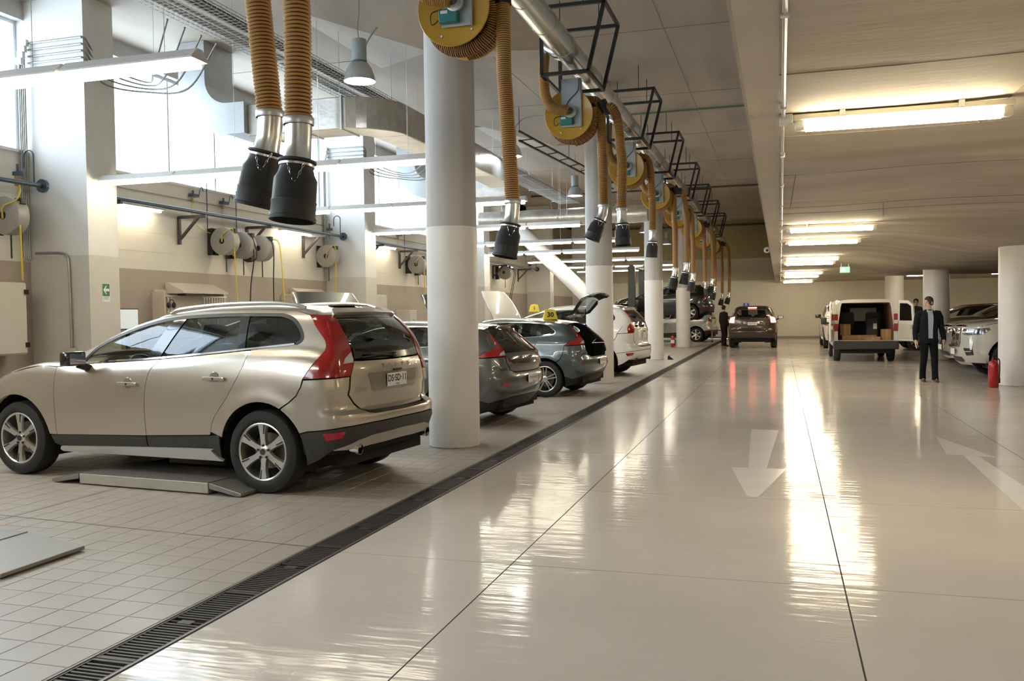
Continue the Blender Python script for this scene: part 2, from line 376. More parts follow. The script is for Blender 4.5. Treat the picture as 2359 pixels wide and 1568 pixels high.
# shallow pyramid heads on the ceiling
for i, (x, y) in enumerate([(-5.66,14.4)]+[(q[0]-2, q[1]+4.5) for q in LC[1:]]):
    h = 1.9; z0 = CZ-.42
    mb = MB().add([(x-h,y-h,CZ+.01),(x+h,y-h,CZ+.01),(x+h,y+h,CZ+.01),(x-h,y+h,CZ+.01),(x,y-.2,z0)], [(0,1,4),(1,2,4),(2,3,4),(3,0,4)])
    obj('ceiling_facet', mb, M_ceil, cl)
for i, (x, y, r) in enumerate([(4.40,19.3,.335),(4.42,28.8,.36),(5.0,44.0,.4),(9.5,29,.33),(10,19,.33)]):
    rcol('column_%d' % (i+5), x, y, r, 0, sofz(x,y)+.05, 0, M_raw)
# inclined strut
sa, sb = Vector((-9.95,30.9,5.45)), Vector((-4.35,30.9,.0))
struct('column_strut', MB().tube([sa+(sa-sb)*.02, sb-(sa-sb)*.03], .27, 40), MATS['column_white'], smooth=True)
# ================================================================ lamps
M_lampw = mat('lamp_white', (.70,.69,.66), .35)
M_tubeW = emat('tube_warm', (1,.855,.60), 37)
M_tubeC = emat('tube_workshop', (1,.90,.68), 20)
M_steel = mat('galvanised', (.58,.59,.60), .38, metal=.85, var=.12, vscale=6)
M_capc = mat('clear_cap', (.85,.80,.66), .25, spec=.5)
# battens under the soffit
def batten():
    t = thing('batten_lamp', 'x', 'lamp')
    obj('housing', MB().box((0,-.05,-.05),(1.5,.05,0)), M_capc, t, bevel=.012)
    P = [(0.05,0,-.075),(1.45,0,-.075)]
    obj('tube', MB().tube([(.09,0,-.078),(1.41,0,-.078)], .050, 14), M_tubeW, t, smooth=True)
    for x in (.012,1.41): obj('end_cap', MB().box((x,-.045,-.118),(x+.078,.045,-.045)), M_capc, t, bevel=.015)
    for x in (.35,1.15): obj('bracket', MB().box((x-.02,-.06,-.03),(x+.02,.06,.02)), M_steel, t)
    return t
BY = [7.12,16.35,19.5,25.75,28.25,35.5,39.2,46.4]
BL = ['lit batten lamp on the soffit with the junction box on the conduit beside it','first of the paired lit batten lamps beyond the single one','second of the paired lit batten lamps beyond the single one',
      'lit batten lamp of the middle pair on the low soffit, nearer half','lit batten lamp of the middle pair on the low soffit, farther half','lit batten lamp before the last two near the far wall','second last lit batten lamp near the far wall','last lit batten lamp washing the far white wall']
b0 = None
for y, l in zip(BY, BL):
    if b0 is None: b0 = batten(); t = b0; t.location = (.1,y,SOF-.01); t['label'] = l; t['group'] = 'batten lamps under the low soffit'
    else: dup(b0, (.1,y,SOF-.01), 0, l)
for x, y, l in ((11.5,40.5,'lit batten lamp in the far right corner'),(5.0,40.5,'lit batten lamp beyond the dropped soffit near the far wall'),(8.2,40.5,'lit batten lamp beyond the farthest parked cars'),
    (5.4,13.0,'unseen batten lamp added to brighten the lane, over the right-hand bays before the columns'),(5.4,7.5,'unseen batten lamp added to brighten the lane, over the right-hand bays beside the viewer'),(5.4,1.0,'unseen batten lamp added to brighten the lane, over the right-hand bays just behind the viewer'),(9.5,10.5,'unseen batten lamp added to brighten the lane, deep in the right-hand bays')): dup(b0, (x,y,sofz(x+.7,y)-.012), 0, l)  # right-hand bay battens are added out of view to brighten the lane
dup(b0, (.1,-2,SOF-.01), 0, 'lit batten lamp behind the viewer on the low soffit'); dup(b0, (7.2,3,sofz(7.5,3)-.02), 0, 'lit batten lamp over the right-hand bays behind the viewer')
cd = thing('soffit_conduit', 'galvanised conduit clipped along the low soffit beside the batten lamps', 'conduit')
obj('pipe', MB().tube([(.03,YN,SOF-.025),(.03,YB-.3,SOF-.025)], .0135, 8), M_steel, cd, smooth=True)
for y in BY: obj('junction_box', MB().box((.004,y-.06,SOF-.075),(.098,y+.06,SOF-.005)), M_lampw, cd, bevel=.006)
for k in range(22): obj('clip', MB().box((.008,2.5+2.1*k,SOF-.045),(.052,2.53+2.1*k,SOF)), M_steel, cd)
# suspended workshop rows
def fixture(n):
    t = thing('strip_lamp', 'x', 'lamp')
    L = 1.36*n
    for k in range(n):
        x = k*1.36
        prof = [(-.11,-.045),(.11,-.045),(.11,-.03),(.035,.045),(-.035,.045),(-.11,-.03)]
        obj('housing', MB().prism([(p[0],p[1]) for p in prof], (x+.02,0,0), (0,1,0), (0,0,1), (1.32,0,0)), M_lampw, t)
        for s in (-1,1): obj('tube', MB().tube([(x+.07,s*.075,-.074),(x+1.29,s*.075,-.074)], .019, 10), M_tubeC, t, smooth=True)
        obj('hanger_wire', MB().tube([(x+1.0,0,.045),(x+1.0,0,CZ-3.67)], .003, 5), M_steel, t)
    return t
f0 = None
RW = [6.3,11.33,16.07,20.85,25.8,30.1,35.3,40.2,44.5]
RL = ['suspended double-tube strip lamp row over the beige car with roof rails','strip lamp row meeting the first white pillar, passing behind the hanging hoses','strip lamp row between the first two white pillars, ending past the round column',
      'strip lamp row meeting the second white pillar','strip lamp row just beyond the second white pillar','strip lamp row crossing the slanted concrete strut','strip lamp row between the strut and the car lift','strip lamp row above the black car on the lift','last strip lamp row before the far wall']
for y, l in zip(RW, RL):
    if f0 is None: f0 = fixture(4); t = f0; t.location = (-9.95,y,3.67); t['label'] = l; t['group'] = 'suspended strip lamp rows'
    else: dup(f0, (-9.95,y,3.67), 0, l)
dup(f0, (-9.95,1.2,3.67), 0, 'strip lamp row over the empty bay beside the viewer')
# wall washers below the air pipe
w0 = None
for y, l in ((12.6,'short strip lamp under the air pipe beside the first white pillar'),(18.0,'short strip lamp on the wall beyond the hose reels'),(23.0,'short strip lamp under the air pipe beside the second white pillar'),(35.0,'short strip lamp on the wall beside the third pillar')):
    if w0 is None:
        w0 = thing('wall_lamp', l, 'lamp', (XW+.22,y,3.5), 0, 'short lamps on the bench wall')
        obj('housing', MB().box((-.09,0,0),(.09,1.3,.05)), M_lampw, w0, bevel=.01); obj('tube', MB().tube([(0,.05,-.02),(0,1.25,-.02)], .022, 10), M_tubeC, w0, smooth=True)
        obj('arm', MB().box((-.22,.6,.0),(-.09,.66,.03)), M_lampw, w0)
    else: dup(w0, (XW+.22,y,3.5), 0, l)
# bell pendants
M_bell = mat('bell_aluminium', (.66,.69,.72), .28, metal=.75, var=.05); M_pot = mat('lamp_pot', (.42,.47,.50), .4, metal=.3)
def pendant():
    t = thing('bell_pendant', 'x', 'lamp')
    obj('ballast_pot', MB().lathe([(.0,.62),(.105,.62),(.11,.60),(.11,.30),(.085,.29),(.0,.29)], n=28), M_pot, t, smooth=True)
    obj('collar', MB().lathe([(.11,.30),(.115,.295),(.115,.28),(.10,.275)], n=28), mat('collar_dark',(.15,.17,.19),.5), t, smooth=True)
    sh = obj('shade', MB().lathe([(.10,.285),(.14,.26),(.185,.19),(.215,.10),(.24,.0),(.235,.0),(.21,.10),(.18,.185),(.135,.25),(.10,.27)], n=36), M_bell, t, smooth=True)
    obj('bulb_disc', MB().lathe([(0,.018),(.10,.012),(.165,.02),(.165,.03),(0,.03)], n=30), emat('pendant_light',(.97,.98,1),30), t, smooth=True)
    obj('cord', MB().tube(bez([(0,0,.62),(-.02,0,.8),(.01,0,1.05),(0,0,1.5)],5), .006, 6), mat('cord_green',(.20,.24,.12),.6), t, smooth=True)
    return t
p0 = None
for x, y, z, l in ((-6,12.2,5.02,'bell pendant lamp hung before the rectangular duct elbow'),(-6,20.1,5.2,'bell pendant lamp hidden behind the single hanging hose'),(-6,26.8,5.1,'bell pendant lamp between the first round columns'),(-6,34.3,5.1,'bell pendant lamp behind the paired hoses'),(-6.1,42.0,5.25,'bell pendant lamp beside the third round column'),(-5.6,46.5,5.0,'small bell pendant lamp near the far wall')):
    if p0 is None: p0 = pendant(); p0.location = (x,y,z); p0['label'] = l; p0['group'] = 'bell pendants'
    else: dup(p0, (x,y,z), 0, l)
# ================================================================ cars: implicit body, panels are outlines projected onto it
def pchip(pts):
    P = sorted(pts); X = np.array([p[0] for p in P], float); Y = np.array([p[1] for p in P], float)
    h = np.diff(X); d = np.diff(Y)/h; m = np.zeros(len(X)); m[0] = d[0]; m[-1] = d[-1]
    for i in range(1, len(X)-1):
        if d[i-1]*d[i] > 0:
            w1 = 2*h[i]+h[i-1]; w2 = h[i]+2*h[i-1]; m[i] = (w1+w2)/(w1/d[i-1]+w2/d[i])
    def f(x):
        x = np.asarray(x, float); xc = np.clip(x, X[0], X[-1]); i = np.clip(np.searchsorted(X, xc)-1, 0, len(X)-2)
        t = (xc-X[i])/h[i]; t2 = t*t; t3 = t2*t
        y = Y[i]*(2*t3-3*t2+1)+m[i]*h[i]*(t3-2*t2+t)+Y[i+1]*(3*t2-2*t3)+m[i+1]*h[i]*(t3-t2)
        return y + np.where(x < X[0], (x-X[0])*m[0], 0) + np.where(x > X[-1], (x-X[-1])*m[-1], 0)
    return f
def smax(a, b, k): h = np.maximum(k-np.abs(a-b), 0)/k; return np.maximum(a, b)+h*h*k*.25
def smin(a, b, k): return -smax(-a, -b, k)
class Shape:
    def __init__(s, S):
        s.S = S; s.W = S['W']
        for k in ('xr','xf','zt','prof','plan','zr','wg','plang'): setattr(s, k, pchip(S[k]))
        s.cr = S.get('cr',.16); s.cf = S.get('cf',.30); s.crown = S.get('crown',.035); s.xm = S['xm']; s.wc = S.get('wc',.16); s.arches = S.get('arches', []); s.flare = S.get('flare', .012)
        s.ck = S.get('ck', .16)
    def f(s, x, y, z):
        ay = np.abs(y); q = ay/s.W
        side = ay - s.prof(z)*s.plan(x)
        for (ax, az, ar) in s.arches:
            r = np.sqrt((x-ax)**2+(z-az)**2); side = side - s.flare*np.exp(-((r-ar)/.07)**2)
        rear = s.xr(z) + s.cr*q**2.6 - x
        front = x - s.xf(z) + s.cf*q**2.4
        top = z - s.zt(x) + s.crown*q*q
        lo = smax(smax(side, smax(rear, front, .05), s.ck), top, .07)
        w = np.clip((x-s.xm)/.5, -1, 1); xe = x + w*s.wc*ay*ay
        g = smax(ay - s.wg(z)*s.plang(x), (z - s.zr(xe) + s.crown*1.6*q*q)*.8, .075)
        g = np.maximum(g, s.S.get('zg',.9)-z)
        return smin(lo, g, .035)
    def solve(s, o, d, lift=0., tmax=1.6):
        a = np.zeros(len(o)); b = np.full(len(o), tmax)
        for _ in range(34):
            m = (a+b)/2; p = o+d*m[:,None]; v = s.f(p[:,0],p[:,1],p[:,2])-lift
            a = np.where(v < 0, m, a); b = np.where(v < 0, b, m)
        return o+d*((a+b)/2)[:,None]
    def grad(s, p):
        e = 1e-3; G = []
        for i in range(3):
            q = p.copy(); q[:,i] += e; r = p.copy(); r[:,i] -= e
            G.append(s.f(q[:,0],q[:,1],q[:,2])-s.f(r[:,0],r[:,1],r[:,2]))
        G = np.stack(G,1); return G/np.maximum(np.linalg.norm(G,axis=1)[:,None],1e-9)
    def rays(s, ab, proj):
        ab = np.asarray(ab, float); n = len(ab); o = np.zeros((n,3)); d = np.zeros((n,3))
        if proj == 'side': o[:,0] = ab[:,0]; o[:,2] = ab[:,1]; d[:,1] = 1
        elif proj == 'top': o[:,:2] = ab; o[:,2] = s.S.get('z0',.55); d[:,2] = 1
        else:
            xc, yc, R, sg = proj; a = ab[:,0]; o[:,2] = ab[:,1]
            t = (xc-a)*sg*-1 if sg > 0 else (xc-a)      # distance past the corner start
            th = np.clip(t/R, 0, PI/2); past = np.maximum(t-R*PI/2, 0)
            o[:,0] = np.where(t < 0, a, xc); o[:,1] = yc-past; d[:,0] = np.sin(th)*(1 if sg > 0 else -1); d[:,1] = np.cos(th)
        return o, d
def onrear(proj, y, z):
    """an end-facing point (y, z) in wrap coordinates"""
    xc, yc, R, sg = proj; t = R*PI/2+(yc-y); return (xc+t if sg > 0 else xc-t, z)
def sm(pts, n=6):
    return [(p.x, p.y) for p in bez([(p[0],p[1],0) for p in pts], n)]
def offs(poly, d):
    n = len(poly); A = sum(poly[i][0]*poly[(i+1)%n][1]-poly[(i+1)%n][0]*poly[i][1] for i in range(n)); s = 1 if A > 0 else -1; out = []
    for i in range(n):
        p0, p1, p2 = [np.array(poly[(i+k)%n], float) for k in (-1,0,1)]
        e1 = p1-p0; e2 = p2-p1; l1 = np.linalg.norm(e1); l2 = np.linalg.norm(e2)
        if l1 < 1e-7 or l2 < 1e-7: out.append(tuple(p1)); continue
        n1 = np.array([-e1[1],e1[0]])/l1*s; n2 = np.array([-e2[1],e2[0]])/l2*s; b = n1+n2; L = b@b
        out.append(tuple(p1 + (b*(2*d/L) if L > .35 else n1*d)))
    return out
def panel(S, poly, proj, step=.05, lift=0., skirt=.012, gap=.0025, half=False, mirror=0):
    """mirror 0: as is (y>0), 1: flipped, 2: both halves joined at y=0"""
    if gap: 
        keep = [abs(p[0]) if proj == 'top' else 1 for p in poly]; poly = offs(poly, gap)
    bm = bmesh.new(); vs = []
    for p in poly:
        if not vs or (Vector((p[0],p[1],0))-vs[-1].co).length > 1e-5: vs.append(bm.verts.new((p[0],p[1],0)))
    bm.faces.new(vs)
    lo = [min(p[i] for p in poly) for i in (0,1)]; hi = [max(p[i] for p in poly) for i in (0,1)]
    for i in (0,1):
        k = math.floor(lo[i]/step)+1
        while k*step < hi[i]-1e-6:
            co = (k*step,0,0) if i == 0 else (0,k*step,0); no = (1,0,0) if i == 0 else (0,1,0)
            bmesh.ops.bisect_plane(bm, geom=bm.verts[:]+bm.edges[:]+bm.faces[:], plane_co=co, plane_no=no, dist=1e-6); k += 1
    bm.verts.ensure_lookup_table(); bm.verts.index_update()
    ab = np.array([(v.co.x, v.co.y) for v in bm.verts]); o, d = S.rays(ab, proj)
    if half:   # pin the centre-line edge to y = 0
        if proj == 'top': c = np.abs(ab[:,1]) < gap*1.6+1e-6; o[c,1] = 0
        elif proj != 'side': c = o[:,1] < gap*1.6+1e-6; o[c,1] = 0
    P = S.solve(o, d, lift); G = S.grad(P); mb = MB()
    F = [tuple(v.index for v in f.verts) for f in bm.faces]
    B = [(e.verts[0].index, e.verts[1].index) for e in bm.edges if e.is_boundary]; bm.free()
    V = [tuple(p) for p in P]
    if skirt:
        m = {}; 
        for a, b in B:
            if abs(P[a][1]) < 1e-4 and abs(P[b][1]) < 1e-4: continue
            for q in (a, b):
                if q not in m: m[q] = len(V); V.append(tuple(P[q]-G[q]*skirt))
            F.append((a, b, m[b], m[a]))
    if mirror == 1: V = [(x,-y,z) for x,y,z in V]; F = [tuple(reversed(f)) for f in F]
    mb.add(V, F)
    if mirror == 2: mb.add([(x,-y,z) for x,y,z in V], [tuple(reversed(f)) for f in F])
    return mb
def ribbon(S, line, w, proj, lift=.004, closed=False, mirror=0, thick=.004):
    """narrow strip following an outline on the body"""
    pts = [Vector((p[0],p[1],0)) for p in line]; n = len(pts); A = []; B = []
    for i in range(n):
        a = pts[i-1] if (closed or i) else pts[i]; b = pts[(i+1)%n] if (closed or i < n-1) else pts[i]
        t = (b-a).normalized(); nn = Vector((-t.y,t.x,0)); A.append(pts[i]+nn*w/2); B.append(pts[i]-nn*w/2)
    V = []; 
    for Q, l in ((A,lift),(B,lift),(A,lift-thick),(B,lift-thick)):
        o, d = S.rays([(q.x,q.y) for q in Q], proj); V.append(S.solve(o, d, l))
    rings = [[tuple(V[k][i]) for k in (0,1,3,2)] for i in range(n)]
    if closed: rings.append(rings[0])
    if mirror == 1: rings = [[(x,-y,z) for x,y,z in r] for r in rings]
    return MB().loft(rings, True, not closed)
def archpts(ax, az, r, a0, a1, n=16):
    return [(ax+r*math.cos(math.radians(a0+(a1-a0)*i/n)), az+r*math.sin(math.radians(a0+(a1-a0)*i/n))) for i in range(n+1)]
# ---- car materials
def paint(name, c, metal=.55, rough=.32): return mat(name, c, rough, metal=metal, coat=1., crough=.035)
M_tyre = mat('tyre_rubber', (.022,.021,.020), .75, bump=.2, bscale=90)
M_alloy = mat('alloy_silver', (.66,.65,.62), .30, metal=.9)
M_alloyd = mat('alloy_dark', (.05,.05,.05), .5, metal=.4)
M_blk = mat('black_trim', (.018,.018,.019), .45)
M_clad = mat('grey_cladding', (.045,.042,.038), .55, var=.1, vscale=30)
M_gloss = mat('gloss_black', (.01,.01,.011), .12, coat=1.)
M_chrome = mat('chrome', (.75,.75,.75), .12, metal=1.)
M_inner = mat('inner_dark', (.012,.012,.012), .9)
M_seat = mat('seat_cloth', (.05,.05,.055), .85)
M_dash = mat('dash_plastic', (.035,.037,.045), .6)
M_red = mat('lamp_red', (.40,.006,.007), .14, coat=1., col2=(.30,.004,.006), vscale=9)
M_redd = mat('lamp_deep_red', (.16,.004,.005), .12, coat=1.)
M_clear = mat('lamp_clear', (.70,.69,.66), .1, metal=.3, coat=1.)
M_plate = mat('plate_white', (.80,.80,.78), .4)
M_ink = mat('plate_ink', (.02,.02,.025), .5)
G_car = glassmat('car_glass', (.80,.84,.81), .02, 1.); G_dark = glassmat('privacy_glass', (.16,.18,.17), .02, 1.); G_rear = glassmat('rear_glass', (.30,.33,.32), .02, 1.)
def wheel(parent, x, y, r, rim, w, spokes=6, style='double', side=1, lo=False, name='wheel', dark=False):
    """axle along y, outer face towards side*y"""
    t = obj(name, MB(), None, parent); t.location = (x, y, r)
    me_t = MB(); hw = w/2; s = side
    prof = [(rim*.98,-hw*.82),(rim+.02,-hw),(r-.05,-hw*.98),(r-.012,-hw*.84),(r,-hw*.62),(r,hw*.62),(r-.012,hw*.84),(r-.05,hw*.98),(rim+.025,hw),(rim+.006,hw*.93),(rim*.98,hw*.80)]
    n = 40 if not lo else 24
    tyre = MB().lathe(prof, (0,0,0), (0,s,0), n)
    me = obj('tmp', tyre, M_tyre, None, smooth=True, angle=35); t.data = me.data; t.data.name = 'tyre'; bpy.data.objects.remove(me)
    f = s*hw
    rm = MB().lathe([(rim*1.0,hw*.80),(rim*1.005,hw*.90),(rim*.97,hw*.93),(rim*.925,hw*.86),(rim*.91,hw*.5),(rim*.86,-hw*.7)], (0,0,0), (0,s,0), n)
    R = obj('rim', rm, M_alloy, t, smooth=True)
    obj('brake_disc', MB().lathe([(0,hw*-.05),(rim*.62,hw*-.05),(rim*.62,-hw*.15),(0,-hw*.15)], (0,0,0), (0,s,0), 28), mat('brake_disc',(.22,.20,.18),.45,metal=.7), t, smooth=True)
    obj('rim_back', MB().lathe([(0,-hw*.6),(rim*.88,-hw*.6)], (0,0,0), (0,s,0), 28), M_inner, t)
    sp = MB()
    for k in range(spokes):
        a = 2*PI*k/spokes+PI/2; er = Vector((math.cos(a),0,math.sin(a))); et = Vector((-math.sin(a),0,math.cos(a))); ey = Vector((0,s,0))
        def ring(rr, wd, h, dep): return [er*rr+et*(-wd)+ey*(h-dep), er*rr+et*(-wd*.8)+ey*h, er*rr+et*(wd*.8)+ey*h, er*rr+et*wd+ey*(h-dep)]
        if style == 'double':
            sp.loft([ring(rim*.12,rim*.15,hw*.70,.03), ring(rim*.40,rim*.115,hw*.80,.03), ring(rim*.66,rim*.135,hw*.86,.03), ring(rim*.95,rim*.20,hw*.88,.03)])
        else:
            for q in (-1,1):
                sp.loft([[p+et*q*rim*.06 for p in ring(rim*.12,rim*.05,hw*.72,.03)], [p+et*q*rim*.10 for p in ring(rim*.55,rim*.045,hw*.82,.03)], [p+et*q*rim*.15 for p in ring(rim*.95,rim*.05,hw*.88,.03)]])
    obj('spokes', sp, M_alloy, t)
    if style == 'double' and not lo:
        for k in range(spokes):     # dark groove down each spoke
            a = 2*PI*k/spokes+PI/2; er = Vector((math.cos(a),0,math.sin(a))); et = Vector((-math.sin(a),0,math.cos(a)))
            sl = MB().loft([[er*rim*rr+et*wd+Vector((0,s*(h+dz),0)) for wd, dz in ((o_-q,-.004),(o_-q,.0025),(o_+q,.0025),(o_+q,-.004))] for rr,q,h,o_ in ((.62,rim*.018,hw*.855,rim*.06),(.93,rim*.03,hw*.882,rim*.10))])
            obj('spoke_groove', sl, M_alloyd, t)
    hb = MB().lathe([(rim*.24,hw*.62),(rim*.23,hw*.74),(rim*.14,hw*.80),(rim*.13,hw*.84),(0,hw*.85)], (0,0,0), (0,s,0), 28)
    H = obj('hub', hb, M_alloy, t, smooth=True)
    if not lo:
        obj('hub_cap', MB().lathe([(rim*.115,hw*.80),(rim*.10,hw*.90),(0,hw*.92)], (0,0,0), (0,s,0), 20), M_alloyd, t, smooth=True)
        for k in range(5):
            a = 2*PI*k/5+.3; obj('lug_nut', MB().cyl((rim*.22*math.cos(a),s*hw*.70,rim*.22*math.sin(a)),(rim*.22*math.cos(a),s*hw*.84,rim*.22*math.sin(a)),rim*.042,8), M_alloyd, t)
    return t
def rbox(mb, c, d, r=.04):
    """box with rounded side outline"""
    x,y,z = c; a,b,h = d[0]/2,d[1]/2,d[2]/2
    prof = [(.0,-1),(.7,-1),(.92,-.93),(1,-.75),(1,.75),(.92,.93),(.7,1),(0,1)]
    rings = []
    for k, hh in prof:
        rings.append([(x+a*(k if k else .01)*math.copysign(abs(math.cos(t))**.4,math.cos(t)), y+b*(k if k else .01)*math.copysign(abs(math.sin(t))**.4,math.sin(t)), z+h*hh) for t in [2*PI*i/20 for i in range(20)]])
    return mb.loft(rings, True, True)
def seat(parent, x, y, z, tilt=.25, w=.5):
    t = obj('seat', rbox(MB(), (x+.05,y,z), (.52,w,.16)), M_seat, parent, smooth=True)
    bk = rbox(MB(), (0,0,.32), (.14,w,.64)); c, s_ = math.cos(tilt), math.sin(tilt)
    bk.v = [(x-.20+a*c-h*s_, y+b, z+.02+h*c+a*s_) for a,b,h in bk.v]; obj('seat_back', bk, M_seat, t, smooth=True)
    hr = rbox(MB(), (0,0,.75), (.10,.26,.17)); hr.v = [(x-.20+a*c-h*s_, y+b, z+.02+h*c+a*s_) for a,b,h in hr.v]; obj('headrest', hr, M_seat, t, smooth=True)
def interior(parent, xf, xr, z, w, dashx, dashz, floor=True):
    for s in (1,-1): seat(parent, xf, s*w*.46, z)
    seat(parent, xr, w*.42, z+.02, .3, .55); seat(parent, xr, -w*.42, z+.02, .3, .55)
    d = MB().prism([(dashx-.35,z+.05),(dashx-.42,dashz-.14),(dashx-.3,dashz-.03),(dashx,dashz),(dashx+.2,dashz-.06),(dashx+.2,z)], (0,-w*.93,0), (1,0,0), (0,0,1), (0,w*1.86,0))
    dd = obj('dashboard', d, M_dash, parent, bevel=.02)
    c = Vector((dashx-.50,w*.46,dashz-.08)); ex = Vector((0,1,0)); ey = Vector((.38,0,.92)).normalized()
    sw = obj('steering_wheel', MB().tube(arc(c,.185,0,2*PI,32,ex,ey)[:-1], .016, 8, closed=True), M_blk, parent, smooth=True)
    obj('wheel_hub', MB().bar(c-ex*.17,c+ex*.17,.03,.05).bar(c,c-ey*.17,.04,.03).cyl(c,c+Vector((.15,0,-.05)),.045,10), M_dash, sw)
    obj('cabin_floor', MB().box((xr-1.0,-w*.9,z-.22),(dashx+.1,w*.9,z-.12)), M_inner, parent)
def plate(parent, c, ex, ey, w, h, txt, sub=None, depth=.006):
    c, ex, ey = Vector(c), Vector(ex).normalized(), Vector(ey).normalized(); ez = ex.cross(ey)
    p = obj('number_plate', MB().prism([(-w/2,-h/2),(w/2,-h/2),(w/2,h/2),(-w/2,h/2)], c, ex, ey, ez*depth), M_plate, parent, bevel=.003)
    o = c+ez*(depth+.0005)
    if txt == '-':
        for k in range(6): obj('plate_mark', MB().prism([(-.012,-.02),(.012,-.02),(.012,.02),(-.012,.02)], o+ex*(-.115+.046*k)+ey*.008, ex, ey, ez*.0006), mat('plate_faint',(.28,.27,.25),.5), p)
    elif txt: text('plate_text', txt, h*.72, M_ink, p, o+ey*(h*.08 if sub else 0), ex, ey, .0004, bold=.002)
    if sub: text('plate_text', sub, h*.2, M_ink, p, o-ey*h*.37, ex, ey, .0004)
    return p
def topseam(S, xs, dz):
    """points just below the roof or bonnet edge in side view, projected: returns (x,z) line and (x,y) line"""
    zz = [float(z) for z in dz]; o, d = S.rays(list(zip(xs, zz)), 'side'); P = S.solve(o, d); return list(zip(xs, zz)), [(float(p[0]), float(p[1])) for p in P]
def wells(parent, axles, r, w):
    for x, z in axles:
        for s in (1,-1):
            pts = archpts(x, z, r, -20, 200, 20); V = [(p[0], s*(w-.02), p[1]) for p in pts]+[(p[0], s*(w-.42), p[1]) for p in pts]; n = len(pts)
            obj('wheel_well', MB().add(V, [(i,i+1,n+i+1,n+i) for i in range(n-1)]+[tuple(range(n,2*n))]), M_inner, parent)
# ================================================================ beige estate car in the foreground
P_beige = paint('paint_beige', (.50,.445,.375), .6, .30)
M_sill = mat('sill_silver', (.62,.60,.56), .35, metal=.5)
def side_pair(S, t, name, m, poly, step, **k):
    for mi in (0,1): obj(name, panel(S, poly, 'side', step, mirror=mi, **k), m, t, smooth=True, recalc=False)
def wrap_pair(S, t, name, m, poly, proj, step, **k):
    for mi in (0,1): obj(name, panel(S, poly, proj, step, mirror=mi, **k), m, t, smooth=True, recalc=False)
def wrap_full(S, t, name, m, poly, proj, step, **k):
    return obj(name, panel(S, poly, proj, step, half=True, mirror=2, **k), m, t, smooth=True, recalc=False)
def top_full(S, t, name, m, line, step, **k):
    """line: (x,y) seam points from one end to the other, closed over the centre line"""
    poly = list(line)+[(line[-1][0],0),(line[0][0],0)]
    return obj(name, panel(S, poly, 'top', step, half=True, mirror=2, **k), m, t, smooth=True, recalc=False)
def lidup(objs, p, ang):
    T = Matrix.Translation(Vector(p)); R = Matrix.Rotation(ang, 4, 'Y')
    for o in objs: o.matrix_local = T @ R @ T.inverted()
